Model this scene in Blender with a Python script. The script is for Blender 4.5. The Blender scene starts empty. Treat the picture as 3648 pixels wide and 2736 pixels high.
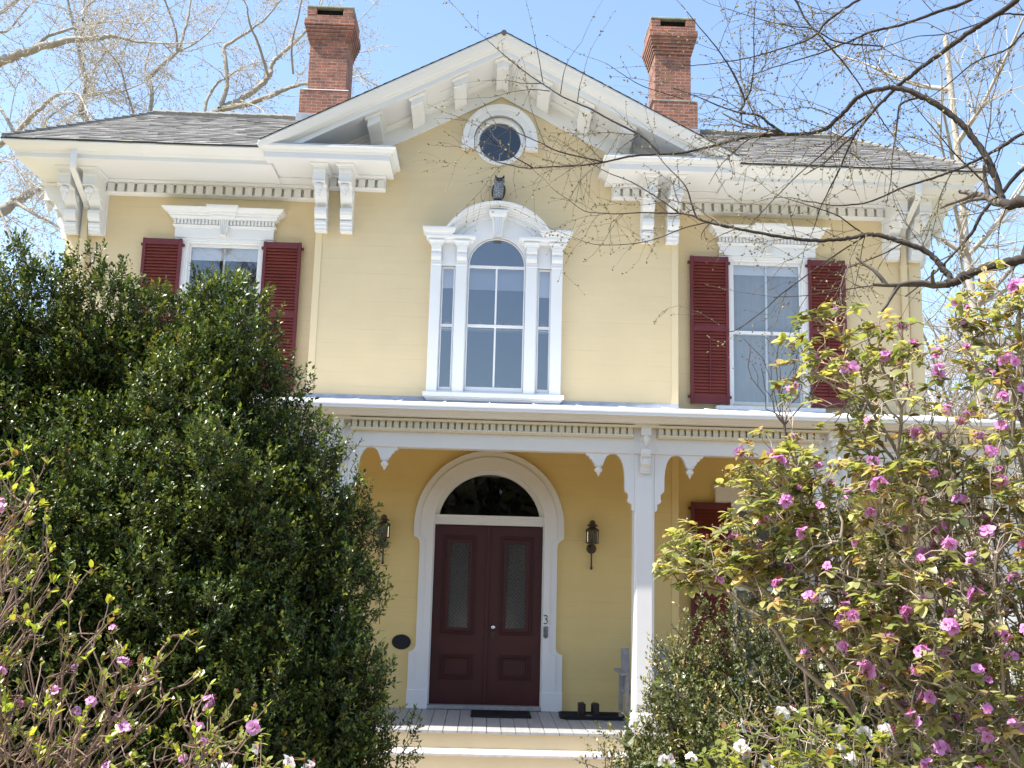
import bpy, math, random
import numpy as np
from mathutils import Vector, Matrix
from mathutils.geometry import tessellate_polygon
random.seed(7)
RNG = np.random.default_rng(11)
S = bpy.context.scene
COL = S.collection
R = math.radians

# ---------------------------------------------------------------- camera
CAM = np.array([-0.067, -13.423, 1.695])
YAW, PITCH, ROLL, FPX = R(1.317), R(10.088), R(1.5), 3732.35
FW = np.array([math.sin(YAW) * math.cos(PITCH), math.cos(YAW) * math.cos(PITCH), math.sin(PITCH)])
_rt = np.array([math.cos(YAW), -math.sin(YAW), 0.0])
_up = np.cross(_rt, FW)
RT = math.cos(ROLL) * _rt + math.sin(ROLL) * _up
UP = -math.sin(ROLL) * _rt + math.cos(ROLL) * _up
cd = bpy.data.cameras.new('camera')
cd.sensor_width = 36.0
cd.lens = 36.0 * FPX / 3648.0
cd.clip_start = 0.05
cd.clip_end = 2000.0
cam = bpy.data.objects.new('camera', cd)
COL.objects.link(cam)
M3 = Matrix(((RT[0], UP[0], -FW[0]), (RT[1], UP[1], -FW[1]), (RT[2], UP[2], -FW[2])))
cam.matrix_world = Matrix.Translation(Vector(CAM)) @ M3.to_4x4()
S.camera = cam

def at(u, v, d):
    """world point seen at full-size photo pixel (u, v), d metres along the view"""
    return CAM + d * (FW + RT * (u - 1824.0) / FPX - UP * (v - 1368.0) / FPX)

# ---------------------------------------------------------------- light
SUN_EL = R(58.8)
SUN_AZ = math.atan2(-0.49, -0.15)          # from +Y towards +X
SUND = Vector((math.sin(SUN_AZ) * math.cos(SUN_EL), math.cos(SUN_AZ) * math.cos(SUN_EL), math.sin(SUN_EL)))
W = bpy.data.worlds.new('World')
S.world = W
W.use_nodes = True
nt = W.node_tree
nt.nodes.clear()
sky = nt.nodes.new('ShaderNodeTexSky')
sky.sky_type = 'NISHITA'
sky.sun_disc = False
sky.sun_elevation = SUN_EL
sky.sun_rotation = SUN_AZ
sky.altitude = 50
sky.air_density = 1.0
sky.dust_density = 1.3
sky.ozone_density = 1.3
bg = nt.nodes.new('ShaderNodeBackground')
bg.inputs['Strength'].default_value = 0.15
ow = nt.nodes.new('ShaderNodeOutputWorld')
nt.links.new(sky.outputs[0], bg.inputs[0])
nt.links.new(bg.outputs[0], ow.inputs[0])
sl = bpy.data.lights.new('sun', 'SUN')
sl.energy = 4.6
sl.angle = R(0.5)
sl.color = (1.0, 0.95, 0.87)
so = bpy.data.objects.new('sun', sl)
COL.objects.link(so)
so.location = (-20, -8, 30)
so.rotation_euler = (-SUND).to_track_quat('-Z', 'Y').to_euler()
S.view_settings.view_transform = 'Standard'
S.view_settings.look = 'None'
S.view_settings.gamma = 1.0
S.view_settings.exposure = 1.2
S.cycles.max_bounces = 8
S.cycles.diffuse_bounces = 5
S.cycles.transparent_max_bounces = 12

# ---------------------------------------------------------------- materials
def nodes(name):
    m = bpy.data.materials.new(name)
    m.use_nodes = True
    t = m.node_tree
    return m, t, t.nodes['Principled BSDF'], t.nodes['Material Output']

def L(t, a, b):
    t.links.new(a, b)

def mixrgb(t, fac, a, b, mode='MIX'):
    n = t.nodes.new('ShaderNodeMix')
    n.data_type = 'RGBA'
    n.blend_type = mode
    for sock, val in ((n.inputs[0], fac), (n.inputs[6], a), (n.inputs[7], b)):
        if hasattr(val, 'is_output'):
            L(t, val, sock)
        elif isinstance(val, (int, float)):
            sock.default_value = val
        else:
            sock.default_value = (*val, 1.0)
    return n.outputs[2]

def ramp(t, src, stops):
    n = t.nodes.new('ShaderNodeValToRGB')
    cr = n.color_ramp
    while len(cr.elements) < len(stops):
        cr.elements.new(0.5)
    for e, (p, c) in zip(cr.elements, stops):
        e.position = p
        e.color = (*c, 1.0) if not isinstance(c, (int, float)) else (c, c, c, 1.0)
    L(t, src, n.inputs[0])
    return n.outputs[0]

def noise(t, scale, detail=4, rough=0.55, vec=None):
    n = t.nodes.new('ShaderNodeTexNoise')
    n.inputs['Scale'].default_value = scale
    n.inputs['Detail'].default_value = detail
    n.inputs['Roughness'].default_value = rough
    if vec is None:
        vec = t.nodes.new('ShaderNodeTexCoord').outputs['Object']
    L(t, vec, n.inputs['Vector'])
    return n.outputs[0]

def bump(t, h, strength, dist, prev=None):
    n = t.nodes.new('ShaderNodeBump')
    n.inputs['Strength'].default_value = strength
    n.inputs['Distance'].default_value = dist
    L(t, h, n.inputs['Height'])
    if prev is not None:
        L(t, prev, n.inputs['Normal'])
    return n.outputs[0]

def paint(name, col, rough=0.5, dirt=0.12, scale=2.0, bumpy=0.12, spec=0.4):
    m, t, b, o = nodes(name)
    n1 = noise(t, scale, 6)
    n2 = noise(t, scale * 22, 3)
    dark = tuple(c * (1 - dirt) for c in col)
    lite = tuple(min(1, c * (1 + dirt * 0.35)) for c in col)
    c1 = mixrgb(t, ramp(t, n1, [(0.3, 0.0), (0.7, 1.0)]), dark, lite)
    c2 = mixrgb(t, ramp(t, n2, [(0.35, 0.0), (0.75, 0.25)]), c1, dark)
    L(t, c2, b.inputs['Base Color'])
    b.inputs['Roughness'].default_value = rough
    b.inputs['Specular IOR Level'].default_value = spec
    if bumpy:
        L(t, bump(t, n2, bumpy, 0.01), b.inputs['Normal'])
    return m

M = {}
M['white'] = paint('white_trim_paint', (0.75, 0.75, 0.745), 0.45, 0.05, 1.3, 0.06)
M['porch_white'] = paint('porch_trim_paint', (0.74, 0.73, 0.70), 0.45, 0.06, 1.3, 0.06)
M['cream'] = paint('cream_trim_paint', (0.71, 0.665, 0.53), 0.5, 0.06, 1.3, 0.06)
M['metal_white'] = paint('white_metal', (0.76, 0.77, 0.77), 0.35, 0.06, 0.8, 0.04)
M['maroon'] = paint('maroon_paint', (0.135, 0.020, 0.022), 0.42, 0.2, 3.0, 0.08)
M['slat'] = paint('maroon_slat_paint', (0.19, 0.036, 0.024), 0.5, 0.25, 3.0, 0.08)  # same maroon, lightened for the sky light on the upturned slats
M['door'] = paint('door_paint', (0.060, 0.0105, 0.0095), 0.4, 0.2, 3.0, 0.06)
M['bronze'] = paint('aged_bronze', (0.060, 0.045, 0.028), 0.45, 0.4, 9.0, 0.1)
M['black'] = paint('black_rubber', (0.012, 0.012, 0.014), 0.7, 0.3, 20.0, 0.3)
M['iron'] = paint('rusty_iron', (0.045, 0.024, 0.020), 0.65, 0.4, 18.0, 0.3)
M['pewter'] = paint('pewter', (0.22, 0.24, 0.23), 0.4, 0.5, 25.0, 0.3)
M['terracotta'] = paint('terracotta', (0.60, 0.20, 0.11), 0.8, 0.2, 12.0, 0.1)
M['blind'] = paint('blind_cloth', (0.72, 0.70, 0.72), 0.9, 0.04, 3.0, 0.0)
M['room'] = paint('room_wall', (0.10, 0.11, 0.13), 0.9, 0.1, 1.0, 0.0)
M['curtain'] = paint('grey_curtain', (0.30, 0.29, 0.27), 0.95, 0.12, 4.0, 0.05)
M['grey_wood'] = paint('weathered_wood', (0.33, 0.32, 0.31), 0.8, 0.3, 14.0, 0.4)
M['lead'] = paint('lead_flashing', (0.36, 0.39, 0.44), 0.5, 0.3, 6.0, 0.2)
M['slab'] = paint('chimney_slab', (0.34, 0.37, 0.28), 0.9, 0.35, 6.0, 0.3)
M['soot'] = paint('soot', (0.008, 0.008, 0.008), 0.95, 0.2, 6.0, 0.0)
M['ceiling'] = paint('porch_ceiling_paint', (0.55, 0.35, 0.09), 0.6, 0.06, 1.2, 0.05)

def siding(name, col, board=0.19):
    """smooth matched boards: hairline joints every board height"""
    m, t, b, o = nodes(name)
    tc = t.nodes.new('ShaderNodeTexCoord').outputs['Object']
    sx = t.nodes.new('ShaderNodeSeparateXYZ')
    L(t, tc, sx.inputs[0])
    mo = t.nodes.new('ShaderNodeMath'); mo.operation = 'DIVIDE'; mo.inputs[1].default_value = board
    L(t, sx.outputs[2], mo.inputs[0])
    fr = t.nodes.new('ShaderNodeMath'); fr.operation = 'FRACT'
    L(t, mo.outputs[0], fr.inputs[0])
    fl = t.nodes.new('ShaderNodeMath'); fl.operation = 'FLOOR'
    L(t, mo.outputs[0], fl.inputs[0])
    groove = ramp(t, fr.outputs[0], [(0.0, 0.0), (0.022, 1.0), (0.97, 1.0), (1.0, 0.35)])
    wn = t.nodes.new('ShaderNodeTexWhiteNoise'); wn.noise_dimensions = '1D'
    L(t, fl.outputs[0], wn.inputs['W'])
    n1 = noise(t, 1.1, 6, 0.6)
    mp = t.nodes.new('ShaderNodeMapping'); mp.inputs['Scale'].default_value = (0.9, 0.9, 26)
    L(t, tc, mp.inputs[0])
    n2 = noise(t, 1.0, 5, 0.6, mp.outputs[0])
    n3 = noise(t, 60, 2, 0.5)
    c = mixrgb(t, ramp(t, n1, [(0.3, 0.0), (0.72, 1.0)]), tuple(x * 0.90 for x in col), tuple(min(1, x * 1.03) for x in col))
    c = mixrgb(t, ramp(t, n2, [(0.42, 0.0), (0.75, 0.35)]), c, tuple(x * 0.88 for x in col))
    c = mixrgb(t, ramp(t, wn.outputs[0], [(0.0, 0.0), (1.0, 0.16)]), c, tuple(x * 0.86 for x in col))
    nb = noise(t, 1.7, 2, 0.5, mp.outputs[0])
    gm = t.nodes.new('ShaderNodeMath'); gm.operation = 'MULTIPLY'
    inv = t.nodes.new('ShaderNodeMath'); inv.operation = 'SUBTRACT'; inv.inputs[0].default_value = 1.0
    L(t, groove, inv.inputs[1])
    L(t, inv.outputs[0], gm.inputs[0])
    L(t, ramp(t, nb, [(0.45, 0.05), (0.65, 0.42)]), gm.inputs[1])
    c = mixrgb(t, gm.outputs[0], c, tuple(x * 0.5 for x in col))
    L(t, c, b.inputs['Base Color'])
    b.inputs['Roughness'].default_value = 0.55
    b.inputs['Specular IOR Level'].default_value = 0.3
    nn = bump(t, groove, 0.25, 0.004)
    nn = bump(t, n3, 0.10, 0.006, nn)
    L(t, nn, b.inputs['Normal'])
    return m
M['yellow'] = siding('yellow_siding', (0.69, 0.555, 0.335))            # upper walls
M['golden'] = siding('golden_siding', (0.73, 0.56, 0.235))            # same paint, yellow bounce light under the porch mixed into the colour
M['golden_trim'] = paint('golden_trim_paint', (0.73, 0.565, 0.25), 0.5, 0.06, 1.5, 0.08)  # warm porch bounce light mixed in, as on the lower wall
M['yellow_trim'] = paint('yellow_trim_paint', (0.70, 0.57, 0.35), 0.5, 0.06, 1.5, 0.08)

def brick():
    m, t, b, o = nodes('chimney_brick')
    tc = t.nodes.new('ShaderNodeTexCoord').outputs['Object']
    sx = t.nodes.new('ShaderNodeSeparateXYZ'); L(t, tc, sx.inputs[0])
    ad = t.nodes.new('ShaderNodeMath'); ad.operation = 'ADD'
    L(t, sx.outputs[0], ad.inputs[0]); L(t, sx.outputs[1], ad.inputs[1])
    cx = t.nodes.new('ShaderNodeCombineXYZ')
    L(t, ad.outputs[0], cx.inputs[0]); L(t, sx.outputs[2], cx.inputs[1])
    bt = t.nodes.new('ShaderNodeTexBrick')
    bt.inputs['Scale'].default_value = 1.0
    bt.inputs['Brick Width'].default_value = 0.158
    bt.inputs['Row Height'].default_value = 0.0515
    bt.inputs['Mortar Size'].default_value = 0.0055
    bt.inputs['Mortar Smooth'].default_value = 0.3
    bt.inputs['Bias'].default_value = 0.0
    bt.inputs['Color1'].default_value = (0.38, 0.125, 0.065, 1)
    bt.inputs['Color2'].default_value = (0.18, 0.068, 0.045, 1)
    bt.inputs['Mortar'].default_value = (0.36, 0.29, 0.24, 1)
    # wobble so that courses are not ruler-straight
    nz = t.nodes.new('ShaderNodeTexNoise'); nz.inputs['Scale'].default_value = 7
    L(t, tc, nz.inputs['Vector'])
    va = t.nodes.new('ShaderNodeVectorMath'); va.operation = 'SCALE'; va.inputs['Scale'].default_value = 0.022
    L(t, nz.outputs[1], va.inputs[0])
    vb = t.nodes.new('ShaderNodeVectorMath'); vb.operation = 'ADD'
    L(t, cx.outputs[0], vb.inputs[0]); L(t, va.outputs[0], vb.inputs[1])
    L(t, vb.outputs[0], bt.inputs['Vector'])
    n1 = noise(t, 5.0, 6)
    c = mixrgb(t, ramp(t, n1, [(0.40, 0.0), (0.75, 0.85)]), bt.outputs[0], (0.11, 0.055, 0.045))
    n2 = noise(t, 45, 4)
    c = mixrgb(t, ramp(t, n2, [(0.5, 0.0), (0.8, 0.5)]), c, (0.40, 0.28, 0.22))
    L(t, c, b.inputs['Base Color'])
    b.inputs['Roughness'].default_value = 0.9
    nn = bump(t, bt.outputs[1], -0.8, 0.012)
    nn = bump(t, n2, 0.5, 0.008, nn)
    L(t, nn, b.inputs['Normal'])
    return m
M['brick'] = brick()

def attr_mat(name, rough=0.6, spec=0.3, trans=0.0, tcol=1.0, bumpscale=0, var=0.25, vscale=3.0, tb=0.55):
    """base colour from the mesh's own per-piece colour, plus a little noise"""
    m, t, b, o = nodes(name)
    a = t.nodes.new('ShaderNodeAttribute'); a.attribute_name = 'Col'
    n1 = noise(t, vscale, 4)
    c = mixrgb(t, ramp(t, n1, [(0.3, 0.0), (0.7, var)]), a.outputs[0], (0.0, 0.0, 0.0))
    L(t, c, b.inputs['Base Color'])
    b.inputs['Roughness'].default_value = rough
    b.inputs['Specular IOR Level'].default_value = spec
    if bumpscale:
        L(t, bump(t, noise(t, bumpscale, 3), 0.4, 0.004), b.inputs['Normal'])
    if trans > 0:
        tr = t.nodes.new('ShaderNodeBsdfTranslucent')
        c2 = mixrgb(t, 1.0, c, (tcol, tcol, tcol * tb), 'MULTIPLY')
        L(t, c2, tr.inputs[0])
        mx = t.nodes.new('ShaderNodeMixShader'); mx.inputs[0].default_value = trans
        L(t, b.outputs[0], mx.inputs[1]); L(t, tr.outputs[0], mx.inputs[2])
        L(t, mx.outputs[0], o.inputs[0])
    return m
M['shingle'] = attr_mat('asphalt_shingle', 0.95, 0.1, bumpscale=160, var=0.3, vscale=30)
M['holly_leaf'] = attr_mat('holly_leaf', 0.36, 0.45, 0.18, 1.3, var=0.2)
M['leaf'] = attr_mat('rhododendron_leaf', 0.32, 0.7, 0.40, 1.7, var=0.12, vscale=12)
M['petal'] = attr_mat('flower_petal', 0.6, 0.2, 0.40, 1.1, var=0.1, vscale=20, tb=1.1)
M['bark'] = attr_mat('bark', 0.85, 0.15, bumpscale=60, var=0.45, vscale=18)
M['far_bark'] = attr_mat('far_bark', 0.85, 0.15, var=0.3, vscale=6)

def glass(name, refl, tint):
    m, t, b, o = nodes(name)
    t.nodes.remove(b)
    tr = t.nodes.new('ShaderNodeBsdfTransparent'); tr.inputs[0].default_value = (*tint, 1)
    gl = t.nodes.new('ShaderNodeBsdfGlossy'); gl.inputs['Roughness'].default_value = 0.015
    gl.inputs[0].default_value = (0.95, 0.97, 1.0, 1)
    L(t, bump(t, noise(t, 2.2, 2), 0.05, 0.02), gl.inputs['Normal'])
    fr = t.nodes.new('ShaderNodeFresnel'); fr.inputs[0].default_value = 1.5
    ad = t.nodes.new('ShaderNodeMath'); ad.operation = 'ADD'; ad.use_clamp = True
    L(t, fr.outputs[0], ad.inputs[0]); ad.inputs[1].default_value = refl
    mx = t.nodes.new('ShaderNodeMixShader')
    L(t, ad.outputs[0], mx.inputs[0]); L(t, tr.outputs[0], mx.inputs[1]); L(t, gl.outputs[0], mx.inputs[2])
    L(t, mx.outputs[0], o.inputs[0])
    return m
M['glass'] = glass('window_glass', 0.145, (0.80, 0.84, 0.88))
M['side_glass'] = glass('side_window_glass', 0.11, (0.78, 0.80, 0.80))
M['fan_glass'] = glass('fanlight_glass', 0.035, (0.6, 0.6, 0.6))
M['dark_glass'] = glass('attic_glass', 0.03, (0.5, 0.55, 0.65))
M['lamp_glass'] = glass('lantern_glass', 0.10, (0.8, 0.8, 0.75))

def leaded():
    m, t, b, o = nodes('leaded_door_glass')
    tc = t.nodes.new('ShaderNodeTexCoord').outputs['Object']
    sx = t.nodes.new('ShaderNodeSeparateXYZ'); L(t, tc, sx.inputs[0])
    fac = None
    for sgn in (1, -1):
        a = t.nodes.new('ShaderNodeMath'); a.operation = 'MULTIPLY_ADD'; a.inputs[1].default_value = 1.15 * sgn
        L(t, sx.outputs[0], a.inputs[0]); L(t, sx.outputs[2], a.inputs[2])
        d = t.nodes.new('ShaderNodeMath'); d.operation = 'DIVIDE'; d.inputs[1].default_value = 0.052
        L(t, a.outputs[0], d.inputs[0])
        f = t.nodes.new('ShaderNodeMath'); f.operation = 'FRACT'; L(t, d.outputs[0], f.inputs[0])
        g = ramp(t, f.outputs[0], [(0.0, 1.0), (0.10, 1.0), (0.14, 0.0), (1.0, 0.0)])
        if fac is None:
            fac = g
        else:
            mx = t.nodes.new('ShaderNodeMath'); mx.operation = 'MAXIMUM'
            L(t, fac, mx.inputs[0]); L(t, g, mx.inputs[1]); fac = mx.outputs[0]
    c = mixrgb(t, fac, (0.065, 0.062, 0.058), (0.012, 0.012, 0.012))
    L(t, c, b.inputs['Base Color'])
    b.inputs['Roughness'].default_value = 0.12
    L(t, bump(t, fac, 0.4, 0.003), b.inputs['Normal'])
    return m
M['leaded'] = leaded()

def chrome():
    m, t, b, o = nodes('polished_knob')
    b.inputs['Base Color'].default_value = (0.85, 0.83, 0.78, 1)
    b.inputs['Metallic'].default_value = 1.0
    b.inputs['Roughness'].default_value = 0.12
    return m
M['chrome'] = chrome()

def ground_mat(name, c1, c2, scale):
    m, t, b, o = nodes(name)
    n1 = noise(t, scale, 6); n2 = noise(t, scale * 14, 4)
    c = mixrgb(t, ramp(t, n1, [(0.35, 0.0), (0.65, 1.0)]), c1, c2)
    c = mixrgb(t, ramp(t, n2, [(0.4, 0.0), (0.8, 0.6)]), c, tuple(x * 0.5 for x in c1))
    L(t, c, b.inputs['Base Color'])
    b.inputs['Roughness'].default_value = 0.95
    L(t, bump(t, n2, 0.6, 0.03), b.inputs['Normal'])
    return m
M['grass'] = ground_mat('spring_lawn', (0.20, 0.19, 0.075), (0.30, 0.24, 0.13), 0.7)
M['path'] = ground_mat('concrete_path', (0.42, 0.39, 0.34), (0.50, 0.46, 0.40), 1.5)
M['mulch'] = ground_mat('bark_mulch', (0.15, 0.10, 0.06), (0.23, 0.16, 0.10), 4.0)

# ---------------------------------------------------------------- object helpers
def tag(o, label=None, cat=None, group=None, kind=None):
    if label: o['label'] = label
    if cat: o['category'] = cat
    if group: o['group'] = group
    if kind: o['kind'] = kind
    return o

def empty(name, loc, label, cat, group=None):
    o = bpy.data.objects.new(name, None)
    o.empty_display_size = 0.2
    o.location = loc
    COL.objects.link(o)
    tag(o, label, cat, group)
    return o

def parent_keep(o, par):
    o.parent = par
    mat = Matrix.Identity(4)
    p = par
    while p is not None:
        mat = Matrix.LocRotScale(p.location, p.rotation_euler, p.scale) @ mat if p.parent is None else (p.matrix_parent_inverse @ Matrix.LocRotScale(p.location, p.rotation_euler, p.scale)) @ mat
        p = p.parent
    o.matrix_parent_inverse = mat.inverted()

def kids(o):
    return [c for c in bpy.data.objects if c.parent is o]

def copy_tree(o, par=None, move=None, mirror=False):
    """copy of a part (or thing) with everything under it; the top copy is moved"""
    c = o.copy()
    COL.objects.link(c)
    if par is not None:
        mpi = o.matrix_parent_inverse.copy()
        c.parent = par
        c.matrix_parent_inverse = mpi
    if move is not None:
        c.location = Vector(c.location) + Vector(move)
    for ch in kids(o):
        copy_tree(ch, c)
    return c

class MB:
    def __init__(s):
        s.v = []; s.f = []; s.col = None
    def add(s, vs, fs):
        n = len(s.v)
        s.v += [tuple(map(float, q)) for q in vs]
        s.f += [tuple(i + n for i in q) for q in fs]
        return s
    def box(s, x0, x1, y0, y1, z0, z1):
        vs = [(x, y, z) for x in (x0, x1) for y in (y0, y1) for z in (z0, z1)]
        return s.add(vs, [(0, 1, 3, 2), (4, 6, 7, 5), (0, 4, 5, 1), (2, 3, 7, 6), (0, 2, 6, 4), (1, 5, 7, 3)])
    def prism(s, poly, axis, a, b):
        """closed polygon extruded along an axis ('x': (y,z), 'y': (x,z), 'z': (x,y))"""
        def P(p, t):
            return (t, p[0], p[1]) if axis == 'x' else ((p[0], t, p[1]) if axis == 'y' else (p[0], p[1], t))
        n = len(poly)
        vs = [P(p, a) for p in poly] + [P(p, b) for p in poly]
        fs = [(i, (i + 1) % n, n + (i + 1) % n, n + i) for i in range(n)]
        tris = tessellate_polygon([[Vector((p[0], p[1], 0)) for p in poly]])
        fs += [tuple(t) for t in tris] + [tuple(n + i for i in reversed(t)) for t in tris]
        return s.add(vs, fs)
    def plate(s, outer, holes, y0, y1):
        """flat plate in x-z with holes, from y0 (front) to y1"""
        loops = [outer] + holes
        flat = [p for lp in loops for p in lp]
        n = len(flat)
        tris = tessellate_polygon([[Vector((p[0], p[1], 0)) for p in lp] for lp in loops])
        vs = [(p[0], y0, p[1]) for p in flat] + [(p[0], y1, p[1]) for p in flat]
        fs = [tuple(t) for t in tris] + [tuple(n + i for i in reversed(t)) for t in tris]
        k = 0
        for lp in loops:
            m = len(lp)
            fs += [(k + i, k + (i + 1) % m, n + k + (i + 1) % m, n + k + i) for i in range(m)]
            k += m
        return s.add(vs, fs)
    def lathe(s, prof, loc, n=16, axis='z'):
        vs = []; fs = []
        for (r, h) in prof:
            for k in range(n):
                a = 2 * math.pi * k / n
                if axis == 'z':
                    vs.append((loc[0] + r * math.cos(a), loc[1] + r * math.sin(a), loc[2] + h))
                else:
                    vs.append((loc[0] + r * math.cos(a), loc[1] + h, loc[2] + r * math.sin(a)))
        for i in range(len(prof) - 1):
            for k in range(n):
                k2 = (k + 1) % n
                fs.append((i * n + k, i * n + k2, (i + 1) * n + k2, (i + 1) * n + k))
        fs.append(tuple(range(n - 1, -1, -1)))
        fs.append(tuple((len(prof) - 1) * n + k for k in range(n)))
        return s.add(vs, fs)
    def ring(s, x0, x1, yb, yf, prof, ox=1.0):
        """moulding round the front of a block: prof = [(out, z)...], mitred at the corners"""
        vs = []; fs = []
        for (o, z) in prof:
            vs += [(x0 - o * ox, yb, z), (x0 - o * ox, yf - o, z), (x1 + o * ox, yf - o, z), (x1 + o * ox, yb, z)]
        m = len(prof)
        for i in range(m - 1):
            for k in range(3):
                fs.append((i * 4 + k, i * 4 + k + 1, (i + 1) * 4 + k + 1, (i + 1) * 4 + k))
            fs.append((i * 4 + 3, i * 4, (i + 1) * 4, (i + 1) * 4 + 3))
        fs.append((0, 1, 2, 3)); fs.append(tuple((m - 1) * 4 + k for k in (3, 2, 1, 0)))
        return s.add(vs, fs)
    def tube(s, pts, rad, n=8):
        pts = [Vector(p) for p in pts]
        if not hasattr(rad, '__len__'):
            rad = [rad] * len(pts)
        vs = []; fs = []
        up = Vector((0.3, 0.2, 1)).normalized()
        for i, p in enumerate(pts):
            d = (pts[min(i + 1, len(pts) - 1)] - pts[max(i - 1, 0)]).normalized()
            a = d.cross(up)
            if a.length < 1e-3: a = d.cross(Vector((1, 0, 0)))
            a.normalize(); b2 = d.cross(a)
            for k in range(n):
                t = 2 * math.pi * k / n
                vs.append(p + (a * math.cos(t) + b2 * math.sin(t)) * rad[i])
        for i in range(len(pts) - 1):
            for k in range(n):
                k2 = (k + 1) % n
                fs.append((i * n + k, i * n + k2, (i + 1) * n + k2, (i + 1) * n + k))
        fs.append(tuple(range(n - 1, -1, -1))); fs.append(tuple((len(pts) - 1) * n + k for k in range(n)))
        return s.add(vs, fs)
    def build(s, name, mat, parent=None, bevel=0.0, smooth=False, loc=None, seg=1):
        me = bpy.data.meshes.new(name)
        off = Vector(loc) if loc is not None else Vector((0, 0, 0))
        me.from_pydata([tuple(Vector(v) - off) for v in s.v], [], s.f)
        import bmesh
        bm = bmesh.new(); bm.from_mesh(me)
        bmesh.ops.recalc_face_normals(bm, faces=bm.faces)
        bm.to_mesh(me); bm.free()
        if s.col is not None:
            ca = me.color_attributes.new('Col', 'FLOAT_COLOR', 'POINT')
            ca.data.foreach_set('color', np.asarray(s.col, np.float32).ravel())
        me.materials.append(mat)
        o = bpy.data.objects.new(name, me)
        COL.objects.link(o)
        o.location = off
        if smooth:
            me.polygons.foreach_set('use_smooth', [True] * len(me.polygons))
        if bevel:
            md = o.modifiers.new('bevel', 'BEVEL')
            md.width = bevel; md.segments = seg; md.limit_method = 'ANGLE'; md.angle_limit = R(35)
        if parent is not None:
            parent_keep(o, parent)
        return o

def arc(cx, cz, r, a0, a1, n):
    return [(cx + r * math.cos(R(a0 + (a1 - a0) * i / n)), cz + r * math.sin(R(a0 + (a1 - a0) * i / n))) for i in range(n + 1)]

def mirror_x(poly):
    return [(-x, z) for x, z in reversed(poly)]
# ================================================================ GROUND
GZ = -0.55
gb = MB()
gb.add([(-400, -200, GZ), (400, -200, GZ), (400, 400, GZ), (-400, 400, GZ)], [(0, 1, 2, 3)])
tag(gb.build('lawn', M['grass']), kind='structure')
pb = MB()
pb.add([(-0.8, -40, GZ + .004), (0.8, -40, GZ + .004), (0.8, -2.75, GZ + .004), (-0.8, -2.75, GZ + .004)], [(0, 1, 2, 3)])
tag(pb.build('path', M['path']), kind='structure')
for x0, x1 in ((-7.0, -1.0), (0.9, 7.0)):
    mb_ = MB()
    mb_.add([(x0, -11.6, GZ + .008), (x1, -11.6, GZ + .008), (x1, -1.8, GZ + .008), (x0, -1.8, GZ + .008)], [(0, 1, 2, 3)])
    tag(mb_.build('mulch_bed', M['mulch']), kind='structure')

# ================================================================ HOUSE
house = empty('house', (0, 0, GZ), 'two storey yellow Italianate house with white bracketed gable and maroon shutters', 'house')
BX, WX, WY = 2.412, 5.841, 0.40           # bay half width, wing half width, wing wall depth
ZS, ZSW = 6.82, 6.80                      # soffit heights: bay, wings
SL = 0.524                                # rake slope
WINX = 3.715
RW = (-0.008, 7.41)                       # round window centre

def rect(x0, x1, z0, z1):
    return [(x0, z0), (x1, z0), (x1, z1), (x0, z1)]

def arched(hx, z0, zs, r, cz, n=24, a=None):
    """opening: straight jambs to zs, then arc of radius r about (0, cz)"""
    a0 = math.degrees(math.atan2(zs - cz, hx)) if a is None else a
    return [(-hx, z0), (hx, z0)] + arc(0, cz, r, a0, 180 - a0, n)

# ---- walls
w = MB()
bay_out = [(-BX, 3.60), (BX, 3.60), (BX, 6.95), (1.9, 7.36), (0, 8.36), (-1.9, 7.36), (-BX, 6.95)]
holes = [arched(.388, 3.965, 5.665, .388, 5.665), rect(.540, .732, 3.965, 5.65), rect(-.732, -.540, 3.965, 5.65),
         arc(RW[0], RW[1], .30, 0, 345, 23),
         arched(.702, .0, 2.25, .702, 2.25, 24, 0)]
w.plate(bay_out, holes[:4], 0.0, 0.16)
lo = MB()
lo.plate([(-BX, GZ), (BX, GZ), (BX, 3.60), (-BX, 3.60)], holes[4:], 0.0, 0.16)
for s in (-1, 1):
    xs = sorted((s * BX, s * WX))
    cxw = s * WINX
    w.plate(rect(xs[0], xs[1], 3.60, 6.80), [rect(cxw - .5, cxw + .5, 3.97, 6.0)], WY, WY + .16)
    lo.plate(rect(xs[0], xs[1], GZ, 3.60), [rect(cxw - .5, cxw + .5, .45, 2.62)], WY, WY + .16)
    xb = sorted((s * BX, s * (BX - .16)))
    lo.box(xb[0], xb[1], .16, WY + .16, GZ, 3.60)
    xb = sorted((s * BX, s * (BX - .16)))
    w.box(xb[0], xb[1], .16, WY + .16, 3.60, 6.95)
    xo = sorted((s * WX, s * (WX - .16)))
    w.box(xo[0], xo[1], WY + .16, 3.6, GZ, 6.80)
w.box(-WX + .16, WX - .16, 3.44, 3.6, GZ, 6.80)
wall = w.build('wall', M['yellow'], house)
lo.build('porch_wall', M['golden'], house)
cb = MB()
for s in (-1, 1):
    cb = MB(); a, b_ = sorted((s * (BX + .004), s * (BX - .085)))
    cb.box(a, b_, -.012, WY - .001, 3.80, 6.62)
    cb.build('corner_board', M['yellow_trim'], house, .004)
    cb = MB(); a, b_ = sorted((s * (WX + .012), s * (WX - .16)))
    cb.box(a, b_, WY - .014, WY + .15, GZ, 6.60)
    cb.build('corner_board', M['yellow_trim'], house, .004)
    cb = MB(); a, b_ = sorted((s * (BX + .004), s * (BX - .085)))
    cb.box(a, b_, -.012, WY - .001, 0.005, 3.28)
    cb.build('corner_board', M['golden_trim'], house, .004)

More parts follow.
